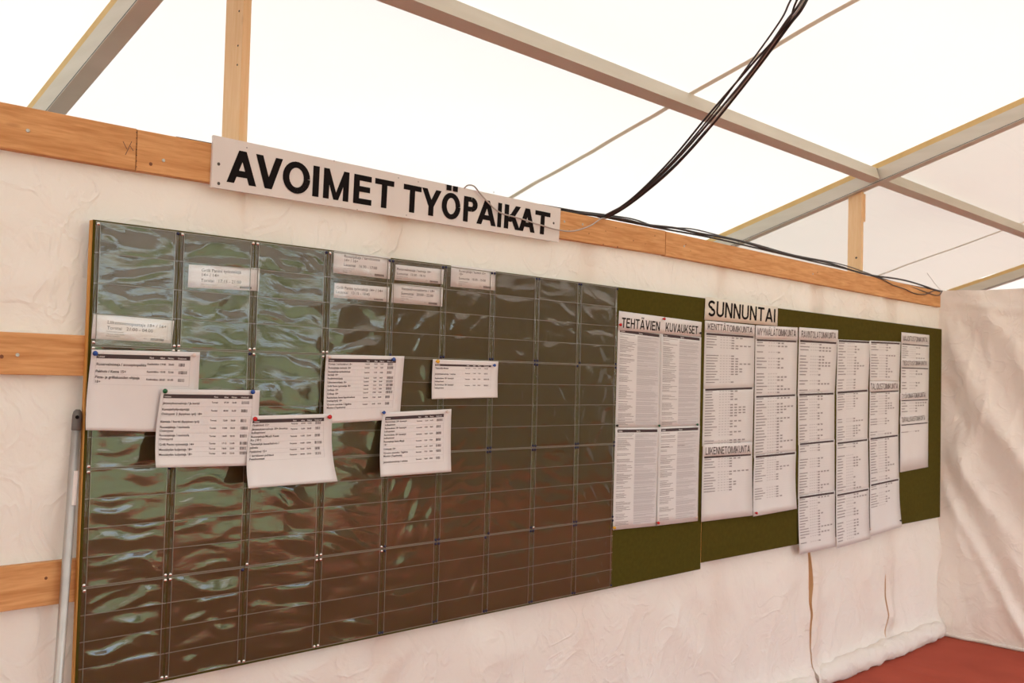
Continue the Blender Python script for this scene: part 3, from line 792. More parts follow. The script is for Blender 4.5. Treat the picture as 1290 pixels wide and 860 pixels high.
banner('heading_banner', 'cream card headed SUNNUNTAI, largest heading on the right board', (889, 373.5), (980, 386.5), (979.2, 410.5), (887.3, 402.5),
       [('SUNNUNTAI', .035, .965, .13, .83)], mk='cream', gap=.006, wt=.185)
def head(word, tl, tr, br, bl, where, gap=.0055, wt=.165, pos=(.05, .95, .22, .82)):
    banner('heading_strip', 'white heading strip reading %s %s' % (word, where), tl, tr, br, bl, [(word, *pos)], gap=gap, wt=wt, ink='ink2')
head('KENTTÄTOIMIKUNTA', (888.5, 403.5), (951, 409.5), (950.5, 422.5), (888, 417), 'directly under the cream SUNNUNTAI card')
head('LIIKENNETOIMIKUNTA', (886.5, 559.5), (947, 556.7), (947, 571.5), (886, 575), 'low on the column under KENTTÄTOIMIKUNTA', pos=(.04, .96, .26, .86))
head('MYYMÄLÄTOIMIKUNTA', (952.5, 409.5), (1005, 412.5), (1005, 428), (951.5, 426), 'second from the left', pos=(.04, .95, .2, .76))
head('RAVINTOLATOIMIKUNTA', (1006.8, 412), (1055.8, 415.8), (1055.5, 429), (1006.2, 428), 'atop the third schedule column', pos=(.06, .94, .26, .82))
head('TALOUSTOIMIKUNTA', (1095.8, 480), (1133, 480.5), (1132.5, 491.5), (1095.5, 493.5), 'halfway down the fifth schedule column', pos=(.03, .95, .2, .8))
head('MAJOITUSTOIMIKUNTA', (1135.8, 418.3), (1170.8, 422), (1170.3, 433), (1135.4, 431.5), 'topmost in the rightmost narrow column', pos=(.05, .93, .30, .82), wt=.165)
head('TIEDOTUSTOIMIKUNTA', (1135.2, 452.5), (1169, 453.5), (1168.6, 461.2), (1135, 462), 'second in the rightmost narrow column', pos=(.05, .95, .16, .8), wt=.165)
head('TYÖVOIMATOIMIKUNTA', (1134.3, 495), (1167.4, 492.5), (1167, 501.2), (1134, 503.3), 'third in the rightmost narrow column', pos=(.05, .95, .14, .84), wt=.165)
head('TURVALLISUUSTOIMIKUNTA', (1134, 524.5), (1167, 521.5), (1166.8, 530), (1133.8, 533.5), 'lowest in the rightmost narrow column', pos=(.05, .95, .14, .84), wt=.165)

# ------------------------------------------------------------------ description sheets (fine two-column text)
random.seed(11)
def desc_sheet(label, tl, tr, br, bl, gap, lift=(0, 0), bar=(.012, .042), bold=None):
    S = Sheet(tl, tr, br, bl, gap, lift); t = sheet_thing('description_sheet', label, 'paper sheet', 'job description sheets', S)
    S.paper(t, M['paper'], 6, 10)
    hb = MB(); S.quad(hb, .045, bar[0], .955, bar[1]); hb.build('header_bar', M['ink2'], t)
    hw = MB(); S.text(hw, 'Tehtävä', .06, bar[1] - .006, .0065, .9, off=.0009); S.text(hw, 'Kuvaus', .47, bar[1] - .006, .0065, .9, off=.0009); hw.build('header_words', M['white'], t)
    a, b, c = MB(), MB(), MB(); v = bar[1] + .015
    while v < .955:
        n = random.choice((1, 1, 2, 2, 3, 4, 6))
        vs = v
        for i in range(n):
            if v > .955: break
            if i < max(1, n - random.choice((0, 1, 2))): S.quad(a, .05, v, .05 + random.uniform(.14, .37), v + .0052)
            S.quad(b, .45, v, .45 + (random.uniform(.40, .50) if i < n - 1 else random.uniform(.15, .48)), v + .0062)
            v += .0125
        S.quad(c, .44, vs - .002, .955, v - .003, .0003)
        v += .004
    if bold:
        S.quad(a, .05, bold, .25, bold + .008, .0007); S.quad(a, .45, bold - .006, .63, bold + .001, .0007)
    a.build('title_print', M['grey'], t); b.build('body_print', M['pale'], t); c.build('body_tint', M['tint'], t)
desc_sheet('upper left text sheet below TEHTÄVIEN, dense grey print', (778.5, 412.5), (833, 420), (830.5, 540.5), (775, 541), .0015)
desc_sheet('upper right text sheet below KUVAUKSET, dense grey print', (833, 418.5), (883.5, 424.5), (881.5, 538), (830.5, 540), .0022)
desc_sheet('lower left text sheet, pinned yellow at its bottom corner', (775.3, 538.8), (830.5, 538.5), (828, 662), (772, 667.5), .003, (.004, .004), bar=(.016, .046))
desc_sheet('lower right text sheet, pinned red at its bottom corner', (830.5, 538), (881.8, 536), (879, 656), (827.5, 662), .0036, (.006, .008), bar=(.016, .046), bold=.2)

# ------------------------------------------------------------------ shift schedule sheets
def shift_sheet(label, tl, tr, br, bl, gap, bar=(.0, .035), lift=(0, 0), rows=22, vend=.96, skip=.22, sub=None, bars=()):
    S = Sheet(tl, tr, br, bl, gap, lift); t = sheet_thing('schedule_sheet', label, 'paper sheet', 'Sunday schedule sheets', S)
    S.paper(t, M['paper'], 5, 10)
    hb = MB()
    spans = bars or ((bar[0], bar[1], vend, rows),)
    a, b, c, ln = MB(), MB(), MB(), MB()
    for (v0, v1, ve, rw) in spans:
        S.quad(hb, .03, v0, .97, v1)
        dv = (ve - v1 - .01) / rw; v = v1 + .012
        for i in range(rw):
            if random.random() > skip * .6:
                S.quad(a, .035, v, .035 + random.uniform(.12, .25), v + dv * .34)
                for q in range(4): S.quad(b, .30 + q * .058, v + dv * .05, .335 + q * .058, v + dv * .3)
                nb = random.choices((1, 1, 2, 2, 3, 4, 5), (8, 6, 5, 3, 2, 3, 1))[0]
                if random.random() > .18:
                    for q in range(nb): S.quad(c, .52 + q * .085, v - dv * .02, .578 + q * .085, v + dv * .48)
            S.quad(ln, .03, v - dv * .28, .97, v - dv * .28 + .0014 * .3 / S.h, .0004)
            v += dv
    hb.build('header_bar', M['ink2'], t); a.build('name_print', M['grey'], t); b.build('time_print', M['pale'], t)
    c.build('code_print', M['grey'], t); ln.build('row_lines', M['tint'], t)
COLS = ['under KENTTÄTOIMIKUNTA', 'under MYYMÄLÄTOIMIKUNTA', 'under RAVINTOLATOIMIKUNTA', 'in the fourth column', 'in the fifth column']
def C(i, n): return '%s schedule sheet %s, rows of grey print' % (n, COLS[i])
shift_sheet(C(0, 'top'), (888, 404.5), (951, 410.5), (949.5, 489.5), (886.3, 491.8), .0015, bar=(.165, .195), rows=19, vend=.955)
shift_sheet(C(0, 'middle'), (886.3, 489.8), (949.5, 487.6), (948, 558.5), (884.6, 562), .0022, bar=(.0, .034), rows=20, vend=1.0)
shift_sheet('bottom schedule sheet under LIIKENNETOIMIKUNTA, blank at its foot', (885.6, 560), (948, 557), (948.5, 649), (883.5, 657.2), .003, bar=(.15, .18), rows=14, vend=.68, lift=(.006, .012))
shift_sheet(C(1, 'top'), (951.8, 410.5), (1005, 413.5), (1003, 500), (950.6, 502), .0024, bar=(.18, .205), rows=17, vend=.955)
shift_sheet(C(1, 'middle'), (950.8, 498.3), (1003.2, 496), (1002.5, 570.5), (949.5, 576.5), .0032, bar=(.005, .034), rows=20, vend=1.0)
shift_sheet('bottom schedule sheet under MYYMÄLÄTOIMIKUNTA with a red pin', (950.3, 573.5), (1003, 568.3), (1003.9, 640.7), (949, 650.5), .004, bar=(.01, .045), rows=17, vend=.76, lift=(.012, .022))
shift_sheet(C(2, 'top'), (1006.8, 412), (1055.8, 416), (1051.2, 497), (1004.8, 498.5), .002, bar=(.185, .215), rows=17, vend=1.0)
shift_sheet(C(2, 'second'), (1005.2, 495.3), (1051.3, 493.8), (1051, 556), (1005.6, 560.5), .003, bar=(.01, .048), rows=17, vend=1.0)
shift_sheet(C(2, 'third'), (1006.2, 557.6), (1051.4, 553.2), (1051.4, 621.5), (1005.2, 628), .004, bar=(.012, .045), rows=19, vend=.99)
shift_sheet('lowest schedule sheet in the third column, hanging below the board', (1005.6, 624.6), (1052, 618), (1053, 688.3), (1007.5, 698.2), .0055, bar=(.015, .05), rows=17, vend=.86, lift=(.01, .012))
shift_sheet(C(3, 'top'), (1055.3, 427.3), (1096.3, 429.5), (1093.5, 493), (1053.6, 496), .0026, bar=(.01, .045), rows=17, vend=.95)
shift_sheet(C(3, 'second'), (1053.8, 492.6), (1093.8, 489.8), (1093, 555), (1053.6, 560), .0034, bar=(.01, .048), rows=20, vend=1.0)
shift_sheet(C(3, 'third'), (1053.8, 556.6), (1093.4, 551.8), (1094.6, 617), (1053.2, 625), .0044, bar=(.012, .045), rows=18, vend=1.0)
shift_sheet('lowest schedule sheet in the fourth column, hanging below the board', (1053.6, 621.8), (1095, 614), (1096.3, 678.5), (1054.3, 690.4), .006, bar=(.015, .05), rows=16, vend=.93, lift=(.012, .014))
shift_sheet(C(4, 'top'), (1096, 428.8), (1134.6, 430.7), (1132.6, 482), (1095.8, 482), .003, bar=(.02, .06), rows=14, vend=.97)
shift_sheet('second schedule sheet in the fifth column, under TALOUSTOIMIKUNTA', (1095.8, 491.8), (1132.8, 490), (1131.6, 550), (1094.8, 554.5), .0038, bar=(.01, .05), rows=18, vend=.99)
shift_sheet(C(4, 'third'), (1095.2, 551), (1131.8, 546.3), (1132.6, 605), (1096.2, 612.5), .0048, bar=(.015, .05), rows=17, vend=1.0)
shift_sheet('lowest schedule sheet in the fifth column, mostly blank', (1096.2, 609.2), (1132.8, 601.6), (1136.5, 663), (1097, 675.2), .0065, bar=(.015, .05), rows=9, vend=.5, lift=(.014, .022))
shift_sheet('tall narrow schedule sheet of the rightmost column, blank lower part', (1135.8, 418.3), (1170.8, 422), (1169, 588), (1133.8, 594.8), .0034, lift=(.005, .006),
            bars=((.080, .088, .19, 6), (.252, .260, .42, 7), (.487, .495, .585, 4), (.662, .670, .73, 3)), skip=.3)

# ------------------------------------------------------------------ job list papers over the pockets
def job_sheet(label, tl, tr, br, bl, gap, lift, rows, box, codes=True, pw=2.0, th=.0062, day='Torstai', bulge=0.0):
    S = Sheet(tl, tr, br, bl, gap, lift, pw, bulge); t = sheet_thing('job_list', label, 'paper sheet', 'job lists pinned over the pockets', S)
    S.paper(t, M['card'], 10, 22)
    u0, v0, u1, v1 = box; hb = MB(); hh = .052
    for i in range(6): S.quad(hb, u0 + (u1 - u0) * i / 6, v0, u0 + (u1 - u0) * (i + 1) / 6, v0 + hh)
    hb.build('header_bar', M['ink2'], t)
    hw = MB()
    for wd, q in (('Tehtävä', .01), ('Päivä', .55), ('Alkaa', .665), ('Päättyy', .75), ('Viivakoodi', .86)):
        S.text(hw, wd, u0 + (u1 - u0) * q, v0 + hh * .78, .0040, 1.0, off=.0010)
    hw.build('header_words', M['white'], t)
    a, ln, bc = MB(), MB(), MB(); tot = sum(r[1] for r in rows); dv = (v1 - v0 - hh) / tot; v = v0 + hh
    for q in (u0, u1 - .0016): 
        for i in range(8): S.quad(ln, q, v0 + (v1 - v0) * i / 8, q + .0022, v0 + (v1 - v0) * (i + 1) / 8, .0004)
    for lines, n, start, end in rows:
        top = v; v += dv * n
        for i, lt in enumerate(lines):
            S.text(a, lt, u0 + .006, v - dv * (len(lines) - 1 - i) * (n / max(len(lines), 1)) * .92 - .25 * dv * n / len(lines), th, 1.0, umax=u0 + (u1 - u0) * .52)
        m = top + dv * n * (.58 if len(lines) < 2 else .5)
        S.text(a, day, u0 + (u1 - u0) * .53, m, th * .72, 1.0); S.text(a, start, u0 + (u1 - u0) * .67, m, th * .72); S.text(a, end, u0 + (u1 - u0) * .76, m, th * .72)
        uu = u0 + (u1 - u0) * .875
        nb = random.randint(8, 12)
        for i in range(nb):
            S.quad(bc, uu, m - .030, uu + random.uniform(.0022, .0055), m + .010); uu += random.uniform(.0062, .0088)
        for i in range(5): S.quad(ln, u0 + (u1 - u0) * i / 5, v, u0 + (u1 - u0) * (i + 1) / 5, v + .0022, .0004)
    a.build('row_print', M['ink2'], t); ln.build('table_lines', M['pale'], t); bc.build('barcode', M['bar'], t)
    return S
J1 = job_sheet('large mostly blank job list curling outward below, leftmost pinned paper', (116, 440), (252, 443.5), (248, 545), (108, 541.5), .012, (.024, .002), [
    (['Ruoanvalmistaja / annospitopaikka'], 1.5, '13:00', '20:00'), (['Pakhuis / Kassa 15+'], 1.0, '13:30', '22:00'), (['Pizza- ja grilliakseiden ohjaaja', '18+'], 1.6, '20:00', '01:00')], (.045, .055, .905, .43), th=.0068, day='Keskiviikko', pw=3)
J2 = job_sheet('job list with green and blue pins, overlapping the blank-footed list', (204, 490), (327.5, 491.5), (324, 586), (196.5, 589), .024, (.045, .008), [
    (['Järjestyksenvalvoja / Ja kortti'], 1.7, '07:00', '16:00'), (['Kantaja/hyllyntäyttäjä', 'Ovimyynti 2 (kysyinen työ) 18+'], 2.1, '08:00', '16:30'), (['Kantaja / kortti (kysyinen työ)'], 1.8, '12:00', '20:00'),
    (['Ruoanjakaja / ravintola', 'Ovimyynti'], 1.7, '13:00', '20:30'), (['Ruoanjakaja / ravintola', 'Ovimyynti'], 1.7, '14:00', '20:30'), (['Grilli Panini työntekijä 14+'], 1.2, '17:15', '21:00'), (['Metsäkylän kuljettaja 18+'], 1.0, '18:00', '22:00'), (['Metsäkylän kuljettaja 18+'], 1.0, '18:00', '22:30')],
    (.025, .065, .925, .87), th=.0062, pw=2.6)
J3 = job_sheet('job list with two red pins, curling outward at its foot', (317.5, 523.5), (418.5, 521), (425.5, 606), (313, 615), .026, (.050, .045), [
    (['Pysäköinti 15+'], 1.0, '09:00', '12:00'), (['Järjestyksenvalvoja 18+ ilmoitus', 'kulkupisteet'], 1.8, '12:00', '20:00'), (['Ruoanjakaja/Myyjä Kassa', 'Ko (18+)'], 1.8, '15:00', '22:00'), (['Työntekijä kassa/kahvio /', 'palvelu'], 1.8, '16:00', '22:00'),
    (['Pysäköinti 15+'], 1.0, '18:00', '22:00'), (['1 leirialueen puhtaus', 'Pesuhuoneet'], 1.7, '20:00', '23:00')], (.02, .055, .895, .64), th=.0062, day='Perjantai', pw=2.6)
J4 = job_sheet('tall job list with many rows and one blue pin, centre of the board', (411, 446.5), (509.5, 448.5), (503.5, 528), (407.5, 533.5), .012, (.014, .003), [
    (['Kantaja / ravintolakori 18+'], 1, '08:00', '14:00'), (['Ruoanjakaja ravintola 18+'], 1, '11:00', '16:00'), (['Ruoanjakaja työkeittiössä', 'kerääjä 18+'], 1.8, '11:30', '16:00'), (['Pysäköintiohjaaja'], 1, '12:00', '18:00'), (['Liikenteenohjaaja 18+'], 1, '12:00', '20:00'),
    (['Grilli Panini työntekijä 18+'], 1, '13:15', '18:45'), (['Grillaaja 18+'], 1, '13:15', '18:00'), (['Grillaaja 18+'], 1, '17:00', '22:00'), (['Ravintolassa kassa lippukioskissa', '(ruokapöytä) 18+'], 1.8, '17:00', '22:00'), (['VJ-vuoro asuntola / Ogjelma', 'Monitor (Tapahtuma)'], 1.8, '20:00', '02:00')],
    (.03, .055, .89, .80), th=.0056, day='Lauantai')
J5 = job_sheet('short half-height job list with yellow and blue pins', (545.5, 452.3), (628, 455), (627, 500.5), (544, 502.5), .010, (.010, .010), [
    (['Työntekijä Meizaa'], 1, '10:00', '12:00'), (['Järjestyksenvalvoja / ovimies'], 1.7, '13:00', '17:00'), (['Ravintolassa 18+ kassatyö', 'kulkupisteet'], 1.7, '14:00', '18:00'), (['Ravintolassa 18+ kassatyö', 'kulkupisteet'], 1.7, '15:00', '20:00')], (.035, .115, .885, .76), th=.0056, day='Sunnuntai')
J6 = job_sheet('job list with a blue pin at its corner, lowest in the middle', (482.5, 519.5), (568.8, 515), (568.5, 594), (479.5, 600.5), .018, (.034, .014), [
    (['Ravintolassa 18+ kassatyö', 'kulkupisteet'], 1.7, '12:00', '16:00'), (['Ravintolassa 18+ kassatyö', 'kulkupisteet'], 1.7, '13:00', '18:00'), (['Ravintolassa 18+ kassatyö', 'kulkupisteet'], 1.7, '14:00', '22:00'), (['Ruoanjakaja kassa Myyjä', '18+'], 1.7, '15:00', '19:00'),
    (['Ovimyyjä 18+'], 1.2, '16:00', '20:00'), (['VJ-vuoro asuntola / Ogjelma', 'Monitor (Tapahtuma)'], 1.7, '17:00', '23:00'), (['Järjestyksenvalvoja / ovimies'], 1.7, '18:00', '23:00')], (.04, .07, .885, .82), th=.0058, day='Sunnuntai')

# cards slipped into the pockets
def card(label, tl, tr, br, bl, big, small, split, u=.17, th=.0085):
    S = Sheet(tl, tr, br, bl, .0014); t = sheet_thing('pocket_card', label, 'card', 'job cards in the pockets', S)
    S.paper(t, M['card'], 4, 3)
    a, b = MB(), MB(); n = len(big)
    for i, (txt, v) in enumerate(big): S.text(a, txt, u, v, th, 1.12, off=.0003, umax=.93, bold=.012)
    for (txt, v, ue) in small: S.text(b, txt, u, v, .0032, 1.0, off=.0003, umax=ue)
    S.text(b, '2012', .63, .88, .003, off=.0003)
    for i in range(14): S.quad(a, .72 + i * .0125, .83, .728 + i * .0125, .93, .0003)
    S.quad(b, .925, .12, .927, .88, .0003)
    a.build('lettering', M['ink2'], t); b.build('small_print', M['grey'], t)
card('white pocket card reading Liikenteenopastaja, in the first column', (118, 394.5), (219.5, 404), (216.5, 432.5), (115, 426.5), [('Liikenteenopastaja 18+ / 16+', .36), ('Torstai   21:00 - 04:00', .58)],
     [('Kokoontuminen portilla', .69, .42), ('Liikenteen ohjaus alueella', .78, .46), ('Mukaan huomioliivi', .87, .4)], 0)
card('white pocket card reading Grilli Panini työntekijä, in the second column', (238, 333), (327.5, 338), (326, 366.5), (236.5, 362), [('Grilli Panini työntekijä', .28), ('14+ / 14+', .48), ('Torstai   17:15 - 21:00', .72)], [('Grillin kokoaminen ja panini', .85, .44), ('myynti', .93, .3)], 0)
card('upper white pocket card in the fourth column, for Saturday', (421, 316), (492.3, 324), (491, 351.5), (419.5, 343.5), [('Ruoanjakaja / tarvittaessa', .24), ('14+ / 16+', .42), ('Lauantai   16:30 - 17:00', .63)], [('Ruoan jakelu linjastolla', .75, .42), ('ja pöytien siivous', .84, .42), ('keittiöllä', .92, .3)], 0)
card('narrow pocket card in the fourth column, below the other Saturday card', (421.5, 356), (490.5, 361.8), (489.5, 380.5), (420.5, 374.8), [('Grilli Panini työntekijä 14+ / 14+', .38), ('Lauantai   13:15 - 18:45', .68)], [('Grillin kokoaminen ja panini', .88, .42)], 0, u=.03)
card('upper white pocket card in the fifth column, for Sunday', (498.5, 333), (559.5, 339.5), (558, 358), (497, 352.5), [('Ruoanvalmistaja / keittäjä 18+', .34), ('Sunnuntai   13:30 - 18:15', .63)], [('Ruoan valmistus keittiöllä', .78, .42), ('kokin apuna', .9, .4)], 0, u=.03, th=.0075)
card('lower white pocket card in the fifth column, for Sunday', (494.5, 356.5), (558.3, 362.2), (557, 386), (493, 381), [('Vessavalvontakierto / 18+', .3), ('Sunnuntai   20:00 - 22:00', .54)], [('Vessojen kunnon tarkistus', .66, .45), ('ja paperien vaihto', .77, .4), ('alueella', .87, .3)], 0)
card('white pocket card in the sixth column, highest at the board top', (568.5, 333.8), (624.5, 340), (624.3, 365.8), (567.5, 361), [('Ruoanjakaja / keittiö 15+', .28), ('18+', .42), ('Sunnuntai   10:30 - 15:00', .62)], [('Ruoan jakelu linjastolla', .74, .44), ('ja pöytien siivous', .83, .44), ('keittiöllä', .91, .44)], 0, th=.0078)

# ------------------------------------------------------------------ push pins
pin_mesh = {}
for c, m in PIN.items():
    pin_mesh[c] = (MB().lathe([(.0032, 0), (.0030, .002), (.0024, .0035), (.0046, .0048), (.0064, .0072), (.0066, .0095), (.0055, .0122), (.003, .0142), (0, .0148)], (0, -1, 0), (0, 0, 0), 14).mesh('pin_head', m, True),
                   MB().tube([(0, 0, 0), (0, .0075, 0)], .0006, 6).mesh('needle', M['steel'], True))
def pin(c, px, py, y, label, k=1.0):
    w = W(px, py, y - .006)
    t = thing('push_pin', label, 'push pin', (w.x, y, w.z), 'coloured push pins')
    for m, nm in zip(pin_mesh[c], ('head', 'needle')):
        o = bpy.data.objects.new(nm, m); COL.objects.link(o); o.parent = t
        if nm == 'head': o.scale = (k, k, k)
        else: o.scale = (1, max(.3, (-y) / .0075), 1)
pin('blue', 119.5, 445, -.0135, 'blue push pin on the leftmost, mostly blank job list')
pin('white', 244.5, 447, -.0135, 'pale push pin at the right corner of the mostly blank job list', .8)
pin('green', 207.5, 492.5, -.0215, 'green push pin at the left corner of an overlapping job list')
pin('blue', 318, 493.5, -.0215, 'blue push pin at the right corner of the green-pinned job list')
pin('red', 321, 527.5, -.0275, 'red push pin at the left corner of the curled job list')
pin('red', 415, 525, -.0275, 'red push pin at the right corner of the curled job list')
pin('white', 415, 449.5, -.0135, 'pale push pin at the left corner of the many-rowed job list', .8)
pin('blue', 495.5, 452.5, -.0135, 'blue push pin on the many-rowed job list')
pin('yellow', 551, 455, -.0115, 'yellow push pin on the short job list')
pin('blue', 623, 460, -.0115, 'blue push pin on the short job list', .8)
pin('blue', 483.5, 519.5, -.0195, 'blue push pin on the lowest middle job list', .85)
pin('white', 563.5, 518.5, -.0195, 'pale push pin at the right corner of the lowest middle job list', .8)
G = .95
for c, px, py, y, lb in (('red', 781.5, 408.8, -.006, 'red push pin left of the word TEHTÄVIEN'), ('red', 836.5, 401.5, -.006, 'red push pin above the word KUVAUKSET'),
        ('black', 882.5, 419.5, -.006, 'black push pin at the right end of the KUVAUKSET strip'), ('black', 777.5, 536, -.004, 'black push pin at the left joint of the text sheets'),
        ('green', 830.5, 536, -.005, 'green push pin at the middle joint of the text sheets'), ('green', 878.5, 534.5, -.005, 'green push pin at the right joint of the text sheets'),
        ('yellow', 773.8, 664.5, -.008, 'yellow push pin at the bottom corner of the text sheets'), ('red', 829, 658.3, -.009, 'red push pin at the foot between the lower text sheets'),
        ('red', 952.7, 646, -.016, 'red push pin at the foot of the second schedule column'), ('white', 877.5, 651.5, -.011, 'pale push pin at the right foot of the text sheets'),
        ('black', 1134.6, 655.5, -.022, 'black push pin low on the mostly blank schedule sheet'), ('white', 1097, 666, -.022, 'pale push pin between the lowest sheets of columns four and five')):
    pin(c, px, py, y, lb, G if c in ('red', 'yellow') else .8)

# ------------------------------------------------------------------ cables
def spline(pts, n=10):
    out = []; P = [Vector(p) for p in pts]
    for i in range(len(P) - 1):
        p0 = P[max(i - 1, 0)]; p1 = P[i]; p2 = P[i + 1]; p3 = P[min(i + 2, len(P) - 1)]
        for k in range(n):
            t = k / n
            out.append(.5 * ((2 * p1) + (-p0 + p2) * t + (2 * p0 - 5 * p1 + 4 * p2 - p3) * t * t + (-p0 + 3 * p1 - 3 * p2 + p3) * t ** 3))
    out.append(P[-1]); return out
d = ray(1050, -75); nrm = Vector((0, TAN, 1))
ROOFPT = CAM + d * ((Z0 + .095 - nrm.dot(CAM)) / nrm.dot(d))
KEY = [(765, 271.5, .012), (800, 250, -.10), (850, 205, -.28), (900, 148, -.46), (950, 84, -.64), (990, 30, -.80), (1010, 0, -.88)]
def hang(label, offs, r, m, extra=()):
    pts = list(extra)
    for (px, py, y), o in zip(KEY, offs): pts.append(W(px + o * 1.1, py + o * .75, y))
    pts.append(ROOFPT + Vector((offs[-1] * .002, 0, 0)))
    tag(MB().tube(spline(pts), r, 8).build('hanging_cable', M[m], smooth=True), label, 'cable', 'cable bundle hanging from the roof')
LEFT = [W(690, 263, .036), W(725, 267.5, .034), W(748, 270.5, .026)]
hang('thick black cable, lowest of the bundle hanging from the roof', (1, 1, 2, 2.5, 3, 3, 4), .0060, 'cable', LEFT)
hang('dark grey cable beside the thick black one in the hanging bundle', (0, -.5, -1, -1, .5, -1, 0), .0045, 'cable2', [q + Vector((0, .006, .003)) for q in LEFT])
hang('black cable bowing away from the middle of the hanging bundle', (-1, -2, -4.5, -6, -3, 1, -4), .0038, 'cable', [q + Vector((0, .012, 0)) for q in LEFT])
hang('thin dark cable at the upper side of the hanging bundle', (-1.5, -1, -2.5, -3.5, -5, -6, -9), .0034, 'cable2')
gx = [(584, 238, .012), (589, 233.5, .004), (597, 234.5, .0), (606, 245, -.002), (620, 260, -.003), (632, 268.5, -.003), (655, 275, -.003), (680, 283, -.003), (703, 289.5, -.003), (722, 291, -.001), (743, 284.5, .002), (757, 275.5, .006)]
hang('thin light grey cable looping over the right end of the sign', (2.2, 1.8, 3, 1.5, 1.8, 1, 2), .0027, 'cable3', [W(*q) for q in gx])
def run(label, pts, r, m):
    tag(MB().tube(spline([W(*q) for q in pts], 8), r, 7).build('power_cable', M[m], smooth=True), label, 'cable', 'cables lying along the plank top')
run('black cable lying along the whole plank top behind the sign', [(222, 173.5, .03), (268, 182, .03), (400, 207, .03), (560, 238, .03), (706, 262.5, .03), (765, 274, .026), (800, 281, .026), (838, 288.5, .026), (900, 300, .026), (960, 314, .026), (1020, 328, .026), (1080, 342, .026), (1130, 356, .026), (1184, 366, .024)], .0042, 'cable')
run('thick black cable crossing from the hanging bundle to the corner', [(690, 264, .036), (735, 269, .028), (760, 272, .022), (790, 277, .02), (815, 283, .018), (850, 287, .022), (880, 293.5, .02), (930, 303, .024), (985, 319, .022), (1040, 330, .024), (1090, 345, .024), (1140, 353, .02), (1184, 367, .018)], .0052, 'cable')
run('thin black cable weaving above the right plank', [(690, 262, .034), (740, 267.5, .034), (775, 272, .034), (800, 276.5, .034), (830, 286, .034), (870, 288, .03), (910, 297.5, .034), (950, 307, .03), (1000, 321, .034), (1060, 333, .03), (1110, 350, .034), (1150, 362, .02), (1180, 372, .012), (1187, 366, .014)], .003, 'cable2')
run('black cable loop drooping over the plank end at the corner', [(1096, 346, .022), (1112, 352, .012), (1125, 359, .010), (1140, 364, .010), (1152, 369.5, .010), (1166, 370.5, .010), (1177, 366, .012), (1187, 367, .016)], .003, 'cable')
run('pale wire tie sticking up at the plank end', [(1186, 366, .02), (1180, 360, .02), (1174, 352, .02), (1168, 344, .022)], .0014, 'cable3')

# ------------------------------------------------------------------ aluminium pole leaning left of the board
a = W(98, 515.5, .016); b = W(72, 874, -.012)
dirp = (a - b).normalized(); foot = b - dirp * ((b.z - .002) / dirp.z)
pl = thing('handle_pole', 'grey aluminium pole with dark cap leaning beside the left board edge', 'pole', foot)
neck = a - dirp * .052
MB().tube([foot, foot + dirp * .5, neck], .0112, 16).build('tube', M['alu_pole'], pl, smooth=True)
cp = MB().tube([neck, neck + dirp * .004, neck + dirp * .036, neck + dirp * .046, a], [.0116, .0120, .0118, .0100, .0050], 16).build('cap', M['cap'], pl, smooth=True)
hn = (CAM - (a - dirp * .018)); hn.z = 0; hn.normalize()
MB().lathe([(.0048, 0), (.0048, .0008), (0, .0008)], hn, a - dirp * .019 + hn * .0117, 12).build('hanging_hole', M['ink'], cp)
sp = W(99.5, 605, 0); sn = Vector((.35, -1, 0)).normalized()
q0 = neck - dirp * .10; q1 = neck - dirp * .185
st = MB(); sd_ = sn.cross(dirp).normalized()
st.grid(4, 1, lambda u, v: (q0.lerp(q1, v)) + (sn * math.cos((u - .5) * 1.2) + sd_ * math.sin((u - .5) * 1.2)) * .0117)
st.build('sticker', M['sticker'], pl)

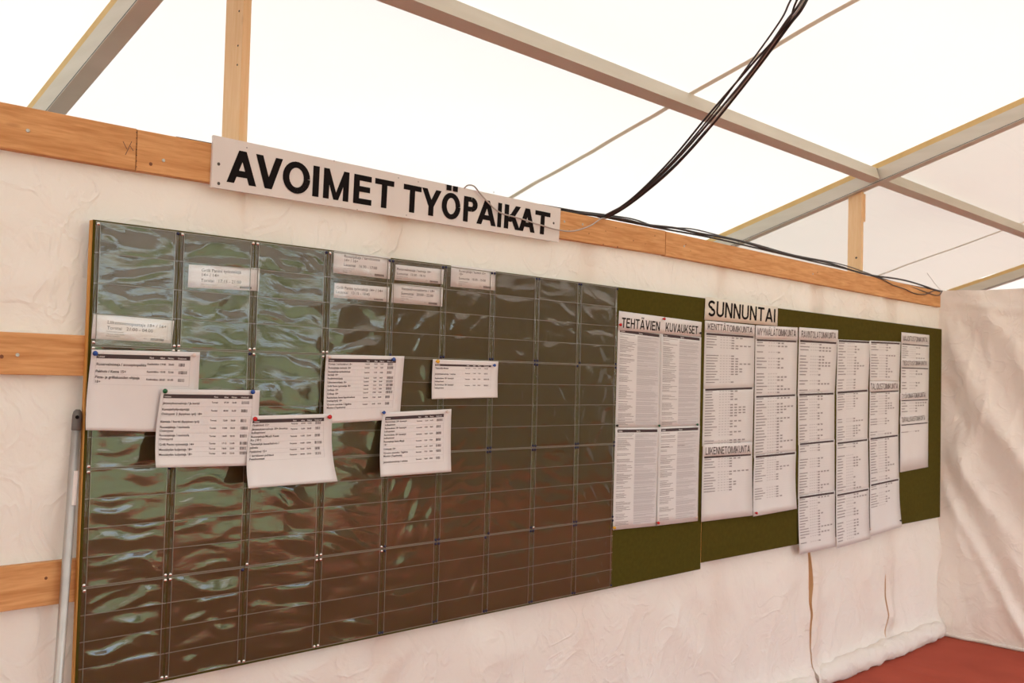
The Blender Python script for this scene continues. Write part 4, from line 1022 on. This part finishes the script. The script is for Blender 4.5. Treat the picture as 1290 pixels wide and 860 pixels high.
# ------------------------------------------------------------------ trees seen through the open tent side (only in reflections)
random.seed(3)
def crown(seed, n=1500):
    rnd = random.Random(seed); mb = MB()
    blobs = [(rnd.gauss(0, .8), rnd.gauss(0, .8), 2.6 + rnd.uniform(-.9, 1.5), rnd.uniform(.7, 1.3)) for _ in range(9)]
    for i in range(n):
        bx, by, bz, br = rnd.choice(blobs); v = Vector((rnd.gauss(0, 1), rnd.gauss(0, 1), rnd.gauss(0, 1))).normalized() * br * rnd.uniform(.7, 1.05)
        p_ = Vector((bx, by, bz)) + v; a_ = Vector((rnd.gauss(0, 1), rnd.gauss(0, 1), rnd.gauss(0, 1))).normalized() * .17; b_ = a_.orthogonal().normalized() * .10
        mb.poly([p_ - a_, p_ + b_, p_ + a_, p_ - b_])
    return mb.mesh('foliage', M['leaf'])
TORD = ['first', 'second', 'third', 'fourth', 'fifth', 'sixth', 'seventh', 'eighth', 'ninth', 'tenth', 'eleventh', 'twelfth']
crowns = [crown(1), crown(2), crown(5)]
trunk = MB().tube([(0, 0, 0), (.05, .02, 1.2), (-.03, .05, 2.4), (.1, 0, 3.3)], [.17, .13, .10, .05], 8).mesh('trunk', M['bark'], True)
for i in range(12):
    t = thing('leafy_tree', 'leafy green tree outside, %s from the left seen through the tent opening' % TORD[i], 'tree', (-26 + i * 5.6 + random.uniform(-.3, .3), -32 - 8 * (i % 2), -.07), 'trees outside the open side')
    for m in (crowns[i % 3], trunk):
        o = bpy.data.objects.new(m.name.split('.')[0], m); COL.objects.link(o); o.parent = t
    k = random.uniform(.6, 1.0); t.scale = (k, k, k * random.uniform(.9, 1.2)); t.rotation_euler.z = random.uniform(0, 6)

# fine print and hair-thin welds: too small to pick apart, one part each
FINE = {'name_print', 'time_print', 'code_print', 'row_lines', 'title_print', 'body_print', 'body_tint', 'row_print', 'table_lines', 'barcode',
        'small_print', 'header_words', 'weld_frame', 'nail_row', 'lettering'}
for o in SC.objects:
    if o.name.split('.')[0] in FINE and o.parent is not None: o['kind'] = 'stuff'
